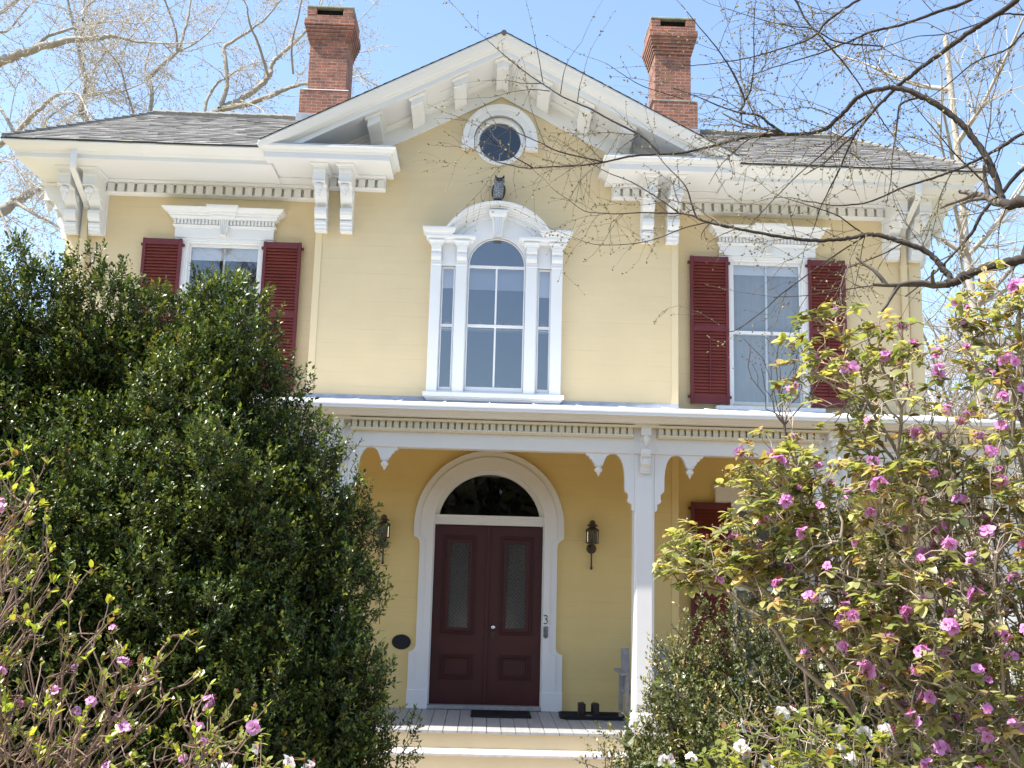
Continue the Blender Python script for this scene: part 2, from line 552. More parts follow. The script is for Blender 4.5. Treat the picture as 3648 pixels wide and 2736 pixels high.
# ---- shingle field on a sloped plane: rows of separate tabs
SHC = np.array([[.24, .235, .225], [.26, .255, .242], [.30, .292, .275], [.19, .187, .18], [.28, .272, .25], [.25, .242, .226], [.32, .31, .29]])
def shingles(edge0, edge1, n, name, parent, thick=.011, wmin=.09, wmax=.24, jit=.012):
    """edge0 = (A,B) eave line, edge1 = (C,D) top line; tabs run from A to B"""
    A, B = [np.array(p, float) for p in edge0]; C, D = [np.array(p, float) for p in edge1]
    nrm = np.cross(B - A, C - A); nrm /= np.linalg.norm(nrm)
    if nrm[2] < 0: nrm = -nrm
    vs = []; fs = []; cs = []
    for i in range(n):
        t0, t1 = i / n, min(1.0, (i + 1.35) / n)
        P0, P1 = A + (C - A) * t0, B + (D - B) * t0
        Q0, Q1 = A + (C - A) * t1, B + (D - B) * t1
        ln = np.linalg.norm(P1 - P0); s = -random.random() * .2
        while s < ln:
            wd = random.uniform(wmin, wmax)
            a, b = max(0, s) / max(ln, 1e-6), min(ln, s + wd - .003) / max(ln, 1e-6)
            s += wd
            if b <= a: continue
            th = thick * random.choice((.75, .9, 1.0, 1.0, 1.25))
            dn = (P0 - Q0) / np.linalg.norm(P0 - Q0) * random.uniform(-jit, jit)
            h = nrm * (th + .004)
            p = [P0 + (P1 - P0) * a + dn, P0 + (P1 - P0) * b + dn, Q0 + (Q1 - Q0) * b, Q0 + (Q1 - Q0) * a]
            k = len(vs)
            top = [p[0] + h, p[1] + h, p[2] + nrm * .003, p[3] + nrm * .003]
            bot = [q - nrm * .004 for q in p]
            vs += top + top + bot
            fs += [(k, k + 1, k + 2, k + 3), (k + 8, k + 9, k + 5, k + 4), (k + 9, k + 10, k + 6, k + 5), (k + 11, k + 8, k + 4, k + 7)]
            c = SHC[random.randrange(len(SHC))] * random.uniform(.8, 1.2)
            cs += [(*c, 1)] * 4 + [(.085, .085, .086, 1)] * 8      # weathered granule face, black asphalt edge, also darkened for the shade on the butts
    m = MB(); m.v = [tuple(v) for v in vs]; m.f = fs; m.col = cs
    return m.build(name, M['shingle'], parent)

# ---- main hip roof
EZ, EY, EX = 6.965, -.64, 6.38
RZ, RY, RXX = 8.52, 2.0, 5.38
deck = MB()
e1, e2 = EX - .05, EZ - .02
deck.add([(-e1, EY + .02, e2), (-2.98, EY + .02, e2), (0, RY, RZ - .02), (-RXX, RY, RZ - .02)], [(0, 1, 2, 3)])
deck.add([(e1, EY + .02, e2), (2.98, EY + .02, e2), (0, RY, RZ - .02), (RXX, RY, RZ - .02)], [(3, 2, 1, 0)])
deck.add([(-e1, EY + .02, e2), (e1, EY + .02, e2), (e1, 4.6, e2), (-e1, 4.6, e2), (-RXX, RY, RZ - .02), (RXX, RY, RZ - .02)], [(1, 2, 5), (2, 3, 4, 5), (3, 0, 4)])
deck.col = [(.09, .09, .09, 1)] * len(deck.v)
rf = deck.build('roof', M['shingle'], house)
for s in (-1, 1):
    shingles(((s * EX, EY, EZ), (s * 2.99, EY, EZ)), ((s * RXX, RY, RZ), (s * .1, RY, RZ)), 23, 'shingle_slope', rf)
    shingles(((s * EX, 4.64, EZ), (s * EX, EY, EZ)), ((s * RXX, RY + .01, RZ), (s * RXX, RY - .01, RZ)), 16, 'shingle_slope', rf)
    cap = MB(); k = 16
    for i in range(k):
        p = Vector((s * EX, EY, EZ)).lerp(Vector((s * RXX, RY, RZ)), (i + .25) / k); q = Vector((s * EX, EY, EZ)).lerp(Vector((s * RXX, RY, RZ)), (i + 1.2) / k)
        cap.tube([p + Vector((0, 0, .022)), q + Vector((0, 0, .006))], [.036, .032], 6)
    cap.col = [(.26, .25, .225, 1)] * len(cap.v)
    cap.build('hip_cap', M['shingle'], rf)
cap = MB()
x = -RXX
while x < RXX:
    cap.tube([(x, RY, RZ + .022), (x + .24, RY, RZ + .012)], [.055, .05], 6); x += .2
cap.col = [(.30, .285, .25, 1)] * len(cap.v)
cap.build('ridge_cap', M['shingle'], rf)

# ---- wing eaves (cornice + gutter) swept round the corner
eave = [(0.84, ZSW), (0.84, 6.852), (.855, 6.866), (.875, 6.870), (.885, 6.882), (.905, 6.886), (.925, 6.892), (.955, 6.903), (.985, 6.918), (1.008, 6.935), (1.02, 6.945), (1.02, 6.962), (1.0, 6.966), (0.0, 6.97), (0.0, ZSW)]
for s in (-1, 1):
    vs = []; fs = []
    for (o, z) in eave:
        xo = WX + o * .515
        vs += [(s * 2.96, WY - o, z), (s * xo, WY - o, z), (s * xo, 4.0 + o, z)]
    n = len(eave)
    for i in range(n):
        j = (i + 1) % n
        fs += [(i * 3, i * 3 + 1, j * 3 + 1, j * 3), (i * 3 + 1, i * 3 + 2, j * 3 + 2, j * 3 + 1)]
    m = MB(); m.add(vs, fs)
    ev = m.build('eave_cornice', M['white'], house)
    for p in ev.data.polygons: p.use_smooth = False

def dentils(name, x0, x1, yb, yf, z0, z1, pitch, gap, zt, zb, parent, mat, crown_out=.05, axis_side=0):
    """frieze: backing board, teeth, crown and base moulds"""
    m = MB()
    m.box(x0, x1, yb, yb + .05, zb, zt)
    n = max(1, round((x1 - x0) / pitch)); pt = (x1 - x0) / n
    for i in range(n):
        a = x0 + i * pt
        m.box(a + gap / 2, a + pt - gap / 2, yf, yb + .002, z0, z1)
    m.box(x0, x1, yf + .006, yb + .001, z1, z1 + .012)
    prof = [(yb + .001, z1 + .012), (yf - .012, z1 + .012), (yf - .016, z1 + .022), (yf - crown_out, zt - .012), (yf - crown_out, zt - .001), (yb + .001, zt - .001)]
    m.prism(prof, 'x', x0, x1)
    m.prism([(yb + .001, z0), (yf - .004, z0), (yf - .004, z0 - .012), (yb - .018, zb + .002), (yb + .001, zb + .002)], 'x', x0, x1)
    return m.build(name, mat, parent, .003)

for s in (-1, 1):
    a, b_ = sorted((s * 2.42, s * 5.35))
    dentils('dentil_frieze', a, b_, WY - .035, WY - .10, 6.640, 6.758, .1345, .038, ZSW, 6.607, house, M['white'])
    a, b_ = sorted((s * 1.515, s * 2.40))
    dentils('dentil_frieze', a, b_, -.035, -.10, 6.665, 6.778, .1285, .036, ZS, 6.635, house, M['white'])
    m = MB(); a, b_ = sorted((s * 5.33, s * (WX + .03)))
    m.box(a, b_, WY - .03, WY + .02, 6.03, ZSW - .002)
    m.build('corner_frieze', M['white'], house, .004)
    m = MB(); a, b_ = sorted((s * (WX - .001), s * (WX + .035)))
    m.box(a, b_, WY + .03, 3.6, 6.25, ZSW - .002)
    m.build('side_frieze', M['white'], house, .004)

# ---- cornice returns
for s in (-1, 1):
    m = MB(); a, b_ = sorted((s * 2.40, s * 2.965)); m.box(a, b_, .0205, WY + .01, ZSW, ZSW + .03); m.build('soffit', M['white'], house)
    x0, x1 = sorted((s * 3.02, s * 1.415))
    m = MB()
    m.ring(x0 + .0, x1, .02, -.666, [(0, ZS), (0, 6.892), (.012, 6.902), (.02, 6.918), (.045, 6.935), (.075, 6.945), (.08, 6.952), (.08, 6.972)])
    m.build('cornice_return', M['white'], house)
    m = MB()
    m.prism([(0.0, 7.12), (-.745, 6.990), (-.745, 6.974), (0.0, 6.974)], 'x', x0 - .06, x1 + .07)
    m.build('return_flashing', M['lead'], house, .003)

# ---- rake cornice of the gable
RS = 8.36
rake = [(0, 0), (-.66, 0), (-.66, .062), (-.672, .072), (-.69, .076), (-.70, .09), (-.735, .112), (-.765, .15), (-.782, .19), (-.79, .205), (-.80, .208), (-.80, .232), (0, .236)]
for s in (-1, 1):
    vs = []; fs = []; n = len(rake); x1_ = (RS - 6.92) / SL
    for (y, h) in rake:                  # the lower end dies level into the cornice return
        xe = 3.03 + max(0, (-y - .66)) * .35
        vs += [(0, y, RS + h), (s * x1_, y, RS + h - SL * x1_), (s * xe, y, max(6.92, RS + h - SL * xe))]
    for i in range(n):
        j = (i + 1) % n
        fs += [(i * 3, i * 3 + 1, j * 3 + 1, j * 3), (i * 3 + 1, i * 3 + 2, j * 3 + 2, j * 3 + 1)]
    m = MB(); m.add(vs, fs)
    m.build('rake_cornice', M['white'], house)
    # frieze board under it and the bed mould
    m = MB()
    poly = [(0, RS), (s * 2.40, RS - SL * 2.40), (s * 2.40, 8.052 - .520 * 2.40), (0, 8.052)]
    m.plate(poly, [], -.03, .001); m.build('rake_frieze', M['white'], house, .003)
    m = MB(); vs = []; pr = [(-.03, -.075), (-.045, -.075), (-.055, -.05), (-.085, -.02), (-.09, -.001), (-.03, -.001)]
    for (y, h) in pr: vs += [(0, y, RS + h), (s * 2.68, y, RS + h - SL * 2.68)]
    k = len(pr); m.add(vs, [(i * 2, i * 2 + 1, ((i + 1) % k) * 2 + 1, ((i + 1) % k) * 2) for i in range(k)])
    m.build('bed_mould', M['white'], house)
    # gable roof covering
    xe = 3.06
    shingles(((s * xe, -.811, RS + .238 - SL * xe), (s * xe, 2.3, RS + .238 - SL * xe)), ((0, -.811, RS + .238), (0, 2.3, RS + .238)), 26, 'gable_shingle_slope', rf, .004, .15, .33, .008)
    m = MB()
    m.add([(0, -.806, RS + .237), (s * xe, -.806, RS + .237 - SL * xe), (s * xe, 2.3, RS + .237 - SL * xe), (0, 2.3, RS + .237)], [(0, 1, 2, 3)])
    m.col = [(.08, .08, .08, 1)] * 4
    m.build('gable_deck', M['shingle'], rf)
m = MB()
for i in range(15):
    m.tube([(0, -.812 + i * .2, RS + .222), (0, -.60 + i * .2, RS + .216)], [.036, .032], 8)
m.col = [(.11, .107, .10, 1)] * len(m.v)
m.build('gable_ridge_cap', M['shingle'], rf)

def gable_bracket(xc):
    m = MB(); hw = .08
    prof = [(-.03, 0), (-.56, 0), (-.56, -.125), (-.53, -.135), (-.42, -.14), (-.30, -.145), (-.18, -.165), (-.09, -.195), (-.03, -.205)]
    def ext(pr, h):
        xs = [xc - h, xc + h] if xc else [-h, 0, h]
        n = len(pr); vs = []
        for x in xs: vs += [(x, y, RS + z - SL * abs(x)) for (y, z) in pr]
        fs = []
        for k in range(len(xs) - 1):
            fs += [(k * n + i, k * n + (i + 1) % n, (k + 1) * n + (i + 1) % n, (k + 1) * n + i) for i in range(n)]
        fs += [tuple(range(n)), tuple((len(xs) - 1) * n + i for i in reversed(range(n)))]
        m.add(vs, fs)
    ext(prof, hw)
    ext([(-.03, -.001), (-.60, -.001), (-.60, -.018), (-.575, -.04), (-.03, -.04)], hw + .03)
    return m.build('gable_bracket', M['white'], house, .004)
for k in range(-3, 4):
    gable_bracket(k * .553)

# ---- big scrolled eave brackets, each with a turned pendant
def bracket_at(x, y, z, rot=0):
    m = MB(); hw = .079
    prof = [(0, 0), (-.50, 0), (-.50, -.10), (-.488, -.106), (-.488, -.215), (-.475, -.232), (-.40, -.236), (-.30, -.25), (-.285, -.30), (-.25, -.36), (-.20, -.415), (-.155, -.45),
            (-.135, -.475), (-.135, -.482), (-.205, -.486), (-.222, -.51), (-.225, -.545), (-.21, -.59), (-.175, -.625), (-.135, -.642), (-.135, -.648), (-.165, -.652),
            (-.165, -.685), (-.150, -.70), (-.150, -.735), (-.128, -.742), (-.128, -.785), (0, -.785)]
    m.prism(prof, 'x', -hw, hw)
    m.box(-hw - .012, hw + .012, -.515, -.005, -.052, -.036)
    m.ring(-hw - .014, hw + .014, -.006, -.52, [(0, -.037), (.012, -.034), (.03, -.012), (.034, -.001)])
    m.box(-hw - .006, hw + .006, -.505, -.30, -.243, -.229)
    for s2 in (-1, 1):
        m.lathe([(.001, 0), (.055, 0), (.055, .008), (.035, .014), (.001, .016)], (0, 0, 0), 12)
        # turn the disc on to the cheek
        k = len(m.v) - 60
        for i in range(k, len(m.v)):
            px_, py_, pz_ = m.v[i]
            m.v[i] = (s2 * (hw - .002 + pz_), -.17 + py_, -.31 + px_)
    o = m.build('eave_bracket', M['white'], None, .004)
    p = MB()
    p.lathe([(.02, -.236), (.03, -.24), (.03, -.25), (.052, -.265), (.060, -.29), (.056, -.32), (.034, -.342), (.040, -.35), (.040, -.358), (.026, -.366), (.028, -.385), (.020, -.415), (.004, -.447)], (0, -.432, 0), 16)
    q = p.build('pendant', M['white'], o, 0, True)
    o.location = (x, y, z); o.rotation_euler = (0, 0, rot)
    o.parent = house
    o.matrix_parent_inverse = Matrix.Translation((0, 0, -GZ))
    return o
br0 = bracket_at(-2.338, 0, ZS)
for x in (-2.004, 1.984, 2.322):
    copy_tree(br0, house, (x + 2.338, 0, 0))
for s in (-1, 1):
    for x in (5.425, 5.745):
        copy_tree(br0, house, (s * x + 2.338, WY - .03, ZSW - ZS))
    for y in (.62, .98):
        c = copy_tree(br0, house, (s * (WX + .03) + 2.338, y, ZSW - ZS))
        c.rotation_euler = (0, 0, -s * math.pi / -2)
        c.scale = (1, .82, 1)

# ---- chimneys
def chimney(x0, x1, yf, depth, ztop, zled, xb0, xb1, zb, flue=(.21, .78)):
    xc = (x0 + x1) / 2; cx = (x1 - x0) / 2; yc = yf + depth / 2; cy = depth / 2
    m = MB()
    m.box(xb0, xb1, yf - .045, yf + depth + .045, zb, zled)
    m.box(x0, x1, yf, yf + depth, zled - .01, ztop - .60)
    for i in range(5):
        e = .016 * (i + 1)
        m.box(x0 - e, x1 + e, yf - e, yf + depth + e, ztop - .605 + i * .055, ztop - .605 + (i + 1) * .055)
    e = .095
    m.box(x0 - e, x1 + e, yf - e, yf + depth + e, ztop - .33, ztop - .225)
    e = .065
    m.box(x0 - e, x1 + e, yf - e, yf + depth + e, ztop - .225, ztop - .155)
    # corner piers round the flue mouths
    wv = (x1 - x0 + 2 * e); a, b_ = x0 - e + wv * flue[0], x0 - e + wv * flue[1]
    y0, y1 = yf - e, yf + depth + e
    for (p, q) in ((x0 - e, a), (b_, x1 + e)):
        m.box(p, q, y0, y0 + .17, ztop - .155, ztop - .03)
        m.box(p, q, y1 - .17, y1, ztop - .155, ztop - .03)
    m.box(x0 - e, x0 - e + .1, y0 + .17, y1 - .17, ztop - .155, ztop - .03)
    m.box(x1 + e - .1, x1 + e, y0 + .17, y1 - .17, ztop - .155, ztop - .03)
    o = m.build('chimney', M['brick'], house, .006)
    c = MB(); c.box(x0 - e - .005, x1 + e + .005, y0 - .006, y1 + .006, ztop - .03, ztop + .002); c.build('cap_slab', M['slab'], o, .006)
    c = MB(); c.box(a - .01, b_ + .01, y0 + .09, y1 - .09, ztop - .154, ztop - .031); c.build('flue', M['soot'], o)
    c = MB(); c.ring(x0 + .002, x1 - .002, yf + depth, yf, [(.0, zled + .025), (.05, zled + .004), (.052, zled - .006), (.0, zled - .006)]); c.build('mortar_ledge', M['slab'] if x0 > 0 else M['white'], o)
    c = MB(); c.box(xb0 - .03, xb1 + .03, yf - .07, yf + depth + .06, zb, 8.535 if x0 < 0 else 8.50); c.build('chimney_flashing', M['lead'], o, .004)
    return o
chimney(-3.010, -2.415, 1.85, .62, 10.33, 8.935, -3.115, -2.365, 8.2)
chimney(2.395, 2.965, 1.85, .62, 10.36, 8.965, 2.375, 3.062, 8.2)

# ---- downpipes
for s in (-1, 1):
    m = MB()
    def sq(pts, hw=.036):
        vs = []; fs = []
        for (x, y, z) in pts:
            vs += [(x - hw, y - hw * .75, z), (x + hw, y - hw * .75, z), (x + hw, y + hw * .75, z), (x - hw, y + hw * .75, z)]
        for i in range(len(pts) - 1):
            fs += [(i * 4 + k, i * 4 + (k + 1) % 4, i * 4 + 4 + (k + 1) % 4, i * 4 + 4 + k) for k in range(4)]
        fs += [(0, 1, 2, 3), tuple((len(pts) - 1) * 4 + k for k in (3, 2, 1, 0))]
        return vs, fs
    m.add(*sq([(s * 5.485, -.50, 6.90), (s * 5.49, -.50, 6.70), (s * 5.495, -.47, 6.64), (s * 5.585, .28, 6.44), (s * 5.59, .335, 6.40), (s * 5.59, .335, 6.36)]))
    m.build('downpipe_elbow', M['white'], house, .003)
    m = MB(); m.add(*sq([(s * 5.59, .335, 6.37), (s * 5.60, .335, GZ)], .038))
    m.box(s * 5.595 - .045, s * 5.595 + .045, .30, .38, 5.93, 5.96)
    m.build('downpipe', M['yellow_trim'], house, .003)
# ================================================================ WINDOWS
def pane(name, outline, y, parent, mat='glass'):
    m = MB(); n = len(outline)
    m.add([(p[0], y, p[1]) for p in outline], [tuple(range(n))])
    o = m.build(name, M[mat], parent)
    return o

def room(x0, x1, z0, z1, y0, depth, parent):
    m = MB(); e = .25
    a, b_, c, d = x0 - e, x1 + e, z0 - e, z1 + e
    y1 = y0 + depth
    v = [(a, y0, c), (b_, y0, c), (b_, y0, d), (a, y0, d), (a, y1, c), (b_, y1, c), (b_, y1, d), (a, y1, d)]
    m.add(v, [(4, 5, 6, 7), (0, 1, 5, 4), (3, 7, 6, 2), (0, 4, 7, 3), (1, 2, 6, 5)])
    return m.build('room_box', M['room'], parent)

def shutter(x0, x1, z0, z1, rails, parent, y=-.055, rod_hi=False):
    """louvred shutter: frame, slats in two fields, tilt rod on the lower field"""
    f = MB(); sw = .045; th = .036
    f.box(x0, x0 + sw, y - th, y, z0, z1); f.box(x1 - sw, x1, y - th, y, z0, z1)
    for a, b_ in rails: f.box(x0 + sw, x1 - sw, y - th + .001, y - .001, a, b_)
    for zz in (z1 - .085, z0 + .10):
        for xx, d in ((x0, -1), (x1, 1)):
            f.box(min(xx, xx + d * .03), max(xx, xx + d * .03), y - .015, y + .02, zz - .018, zz + .018)
    o = f.build('shutter', M['maroon'], parent, .003)
    s = MB(); fields = []
    for i in range(len(rails) - 1):
        fields.append((rails[i][1], rails[i + 1][0]))
    for k, (a, b_) in enumerate(fields):
        n = int(round((b_ - a) / .044)); p = (b_ - a) / n
        for i in range(n):
            zc = a + (i + .5) * p; j = random.uniform(-.0015, .0015)
            v = [(-th + .004, zc - p * .48 + j), (-th + .010, zc - p * .52 + j), (-.004, zc + p * .38 + j), (-.010, zc + p * .46 + j)]
            s.prism([(y + q[0], q[1]) for q in v], 'x', x0 + sw, x1 - sw)
    s.build('louvre_slats', M['slat'], o)
    r = MB(); a, b_ = fields[0]; xm = (x0 + x1) / 2
    r.box(xm - .007, xm + .007, y - th - .008, y - th + .004, a + .04, b_ - .03); r.build('tilt_rod', M['maroon'], o)
    back = MB(); back.box(x0 + sw, x1 - sw, y - .003, y - .001, z0 + .02, z1 - .02); back.build('shade_board', M['maroon'], o)
    return o

def wing_window(cx, upper, blind, curtain):
    z0, z1 = (3.97, 6.0) if upper else (.45, 2.62)
    Y0 = WY
    m = MB()
    # casing and reveal
    hw = .668; iw = .50
    zt = z1 + (.03 if upper else .0)
    m.box(cx - hw, cx - iw, Y0 - .04, Y0 + .02, z0 - .03, zt); m.box(cx + iw, cx + hw, Y0 - .04, Y0 + .02, z0 - .03, zt)
    m.box(cx - iw, cx + iw, Y0 - .04, Y0 + .02, z1 - .005, zt + .002)
    for s in (-1, 1):
        a, b_ = sorted((cx + s * iw, cx + s * (iw - .02))); m.box(a, b_, Y0 - .03, Y0 + .12, z0, z1)
    m.box(cx - iw + .02, cx + iw - .02, Y0 - .03, Y0 + .12, z1 - .03, z1)
    o = m.build('window', M['white'], house, .004)
    # sill
    k = MB(); k.ring(cx - .69, cx + .69, Y0 + .05, Y0 - .06, [(0, z0 - .10), (.03, z0 - .095), (.045, z0 - .085), (.045, z0 - .042), (.03, z0 - .035), (0, z0 - .03)]); k.build('sill', M['white'], o, .003)
    # sash frames
    s_ = MB(); yw = Y0 + .035
    zm = (z0 + z1) / 2 - .015 if upper else (z0 + z1) / 2
    for (a, b_, yy) in ((zm - .02, z1 - .03, yw), (z0, zm + .02, yw + .03)):
        s_.box(cx - .48, cx - .452, yy, yy + .03, a, b_); s_.box(cx + .452, cx + .48, yy, yy + .03, a, b_)
        s_.box(cx - .452, cx + .452, yy + .001, yy + .029, b_ - .042, b_); s_.box(cx - .452, cx + .452, yy + .001, yy + .029, a, a + (.05 if a == z0 else .045))
        s_.box(cx - .013, cx + .013, yy + .012, yy + .027, a + .04, b_ - .04)
    s_.build('sash', M['white'], o, .003)
    pane('pane', rect(cx - .47, cx + .47, z0 + .02, z1 - .04), yw + .008, o, 'side_glass')
    # dressing behind the glass
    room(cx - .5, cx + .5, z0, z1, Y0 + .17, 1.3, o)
    if curtain:
        vs = []; fs = []; n = 60
        for i in range(n + 1):
            x = cx - .47 + .94 * i / n
            yy = Y0 + .13 + .006 * math.sin(i * .9) + .003 * math.sin(i * 2.3 + 1)
            vs += [(x, yy, z0 + .01), (x, yy, z1 - .03)]
        fs = [(2 * i, 2 * i + 2, 2 * i + 3, 2 * i + 1) for i in range(n)]
        c = MB(); c.add(vs, fs); c.build('curtain', M['curtain'], o, 0, True)
    if blind:
        c = MB(); c.box(cx - .47, cx + .47, Y0 + .10, Y0 + .104, blind, z1 - .02); c.build('roller_blind', M['blind'], o)
    if upper:
        h = MB()
        h.box(cx - hw, cx + hw, Y0 - .055, Y0 + .01, zt + .002, 6.165)
        h.ring(cx - hw, cx + hw, Y0 + .01, Y0 - .055, [(0, 6.165), (.012, 6.172), (.02, 6.19), (.035, 6.200), (.035, 6.206)])
        h.box(cx - hw - .01, cx + hw + .01, Y0 - .075, Y0 + .01, 6.206, 6.285)
        n = 29; p = 2 * (hw + .02) / n
        for i in range(n):
            a = cx - hw - .02 + i * p
            h.box(a + .008, a + p - .008, Y0 - .105, Y0 - .07, 6.214, 6.276)
        h.ring(cx - hw - .01, cx + hw + .01, Y0 + .01, Y0 - .105, [(0, 6.277), (.03, 6.283), (.05, 6.30), (.05, 6.325), (.075, 6.331), (.08, 6.352), (.105, 6.362), (.125, 6.38), (.14, 6.398), (.145, 6.412)])
        h.ring(cx - .135, cx + .135, Y0 + .01, Y0 - .14, [(0, 6.275), (.03, 6.285), (.05, 6.30), (.05, 6.328), (.073, 6.334), (.08, 6.357), (.10, 6.37), (.12, 6.39), (.13, 6.41), (.133, 6.438)], .6)
        h.build('window_hood', M['white'], o, .003)
        ks = MB()
        for i in range(5):
            t0, t1 = -1 + i * .4, -1 + (i + 1) * .4
            ks.prism([(cx + t0 * .036 + .004, 6.055), (cx + t1 * .036 - .004, 6.055), (cx + t1 * .072 - .003, 6.285), (cx + t0 * .072 + .003, 6.285)], 'y', Y0 - .135, Y0 - .05)
        ks.prism([(cx - .036, 6.055), (cx + .036, 6.055), (cx + .07, 6.284), (cx - .07, 6.284)], 'y', Y0 - .124, Y0 - .05)
        ks.build('keystone', M['white'], o, .003)
        rails = [(3.955, 4.065), (4.948, 5.025), (5.915, 5.995)]
        zz = (3.95, 6.0)
    else:
        h = MB(); h.box(cx - .75, cx + .75, Y0 - .07, Y0 + .01, 2.622, 2.875)
        h.ring(cx - .75, cx + .75, Y0 + .01, Y0 - .07, [(0, 2.845), (.02, 2.85), (.03, 2.865), (.03, 2.878)])
        h.build('window_head', M['porch_white'], o, .004)
        rails = [(.42, .55), (1.45, 1.53), (2.55, 2.64)]
        zz = (.415, 2.645)
    shutter(cx - 1.075, cx - .548, zz[0], zz[1], rails, house, Y0 - .055)
    shutter(cx + .548, cx + 1.06, zz[0], zz[1], rails, house, Y0 - .055)
    return o
wing_window(-WINX, True, 5.76, False)
wing_window(WINX, True, 5.80, True)
wing_window(-WINX, False, None, True)
wing_window(WINX, False, None, True)

# ---- round attic window with its label mould
m = MB(); cx, cz = RW
m.plate(arc(cx, cz, .342, 0, 352.5, 47), [arc(cx, cz, .284, 0, 352.5, 47)], -.028, .10)
m.plate(arc(cx, cz, .312, 0, 352.5, 47), [arc(cx, cz, .295, 0, 352.5, 47)], -.036, -.02)
rw = m.build('round_window', M['white'], house, .003)
pane('pane', arc(cx, cz, .292, 0, 352.5, 47), .03, rw, 'dark_glass')
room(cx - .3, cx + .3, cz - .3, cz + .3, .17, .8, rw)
m = MB()
def label(ro, ri, zf, y0):
    out = [(cx + ro, zf)] + arc(cx, cz, ro, 0, 180, 36) + [(cx - ro, zf), (cx - ri, zf)] + arc(cx, cz, ri, 180, 0, 36) + [(cx + ri, zf)]
    m.plate(out, [], y0, .002)
label(.505, .352, 7.30, -.085); label(.505, .43, 7.30, -.105); label(.375, .352, 7.30, -.095)
for s in (-1, 1):
    a, b_ = sorted((cx + s * .347, cx + s * .512))
    m.box(a, b_, -.115, .002, 7.30, 7.425); m.box(a - .004, b_ + .004, -.12, .002, 7.275, 7.305)
m.build('label_mould', M['white'], rw, .004)
m = MB(); m.tube([(cx + .0, .045, cz - .27), (cx + .002, .042, cz - .15)], .006, 6); m.build('window_catch', M['white'], rw)

# ---- triple window with arched centre
win_out = [(-.872, 3.93), (.872, 3.93), (.872, 6.05), (.66, 6.12)] + arc(0, 5.70, .74, 35, 145, 24)[1:-1] + [(-.66, 6.12), (-.872, 6.05)]
win_holes = [arched(.385, 3.965, 5.665, .385, 5.665), rect(.545, .730, 3.965, 5.645), rect(-.730, -.545, 3.965, 5.645)]
m = MB(); m.plate(win_out, win_holes, -.05, .02)
aw = m.build('arched_window', M['white'], house, .004)
for xa, xb in ((-.868, -.735), (-.533, -.396), (.385, .528), (.722, .868)):
    m = MB()
    m.box(xa, xb, -.085, -.049, 3.937, 5.90)
    m.box(xa - .004, xb + .004, -.095, -.049, 5.635, 5.655); m.box(xa - .004, xb + .004, -.09, -.049, 5.675, 5.69)
    m.prism([(-.049, 5.70), (-.10, 5.70), (-.122, 5.74), (-.122, 5.78), (-.10, 5.80), (-.10, 5.81), (-.13, 5.83), (-.14, 5.90), (-.049, 5.90)], 'x', xa, xb)
    m.build('pilaster', M['white'], aw, .004)
for s in (-1, 1):
    m = MB()
    a, b_ = sorted((s * .345, s * .885))
    for xa, xb in ((-.868, -.735), (-.533, -.396), (.385, .528), (.722, .868)):
        if s * xa > 0:
            m.ring(xa - .002, xb + .002, -.03, -.13, [(0, 5.90), (.015, 5.905), (.02, 5.93), (.035, 5.945), (.035, 5.962)])
    m.ring(a, b_, .01, -.115, [(0, 5.945), (.03, 5.95), (.03, 5.975), (.05, 5.985), (.06, 6.005), (.06, 6.03)])
    a, b_ = sorted((s * .66, s * .885))
    m.ring(a, b_, .01, -.115, [(.0, 6.025), (.065, 6.03), (.07, 6.05), (.085, 6.058), (.10, 6.085), (.105, 6.10), (.105, 6.122)])
    m.build('entablature', M['white'], aw, .003)
m = MB()
def segband(r0, r1, y0):
    a0 = math.degrees(math.asin(.42 / .797))
    m.plate(arc(0, 5.70, r1, a0, 180 - a0, 40) + arc(0, 5.70, r0, 180 - a0, a0, 40), [], y0, .01)
segband(.765, .797, -.225); segband(.745, .775, -.20); segband(.715, .75, -.17); segband(.69, .72, -.135); segband(.665, .695, -.10); segband(.60, .67, -.07)
m.build('arch_mould', M['white'], aw, .003)
m = MB()
for i in range(5):
    t0, t1 = -1 + i * .4, -1 + (i + 1) * .4
    m.prism([(t0 * .05 + .004, 6.035), (t1 * .05 - .004, 6.035), (t1 * .082 - .003, 6.30), (t0 * .082 + .003, 6.30)], 'y', -.165, -.04)
m.prism([(-.05, 6.035), (.05, 6.035), (.082, 6.30), (-.082, 6.30)], 'y', -.150, -.04)
m.ring(-.075, .075, -.04, -.15, [(0, 6.295), (.03, 6.30), (.045, 6.33), (.05, 6.36), (.05, 6.385)])
m.build('keystone', M['white'], aw, .003)
m = MB(); m.ring(-.90, .90, .01, -.11, [(0, 3.872), (.012, 3.876), (.012, 3.932), (0, 3.938)])
m.ring(-.845, .845, .01, -.055, [(0, 3.80), (.0, 3.825), (.02, 3.83), (.03, 3.85), (.045, 3.860), (.045, 3.873)])
m.build('sill', M['white'], aw, .003)
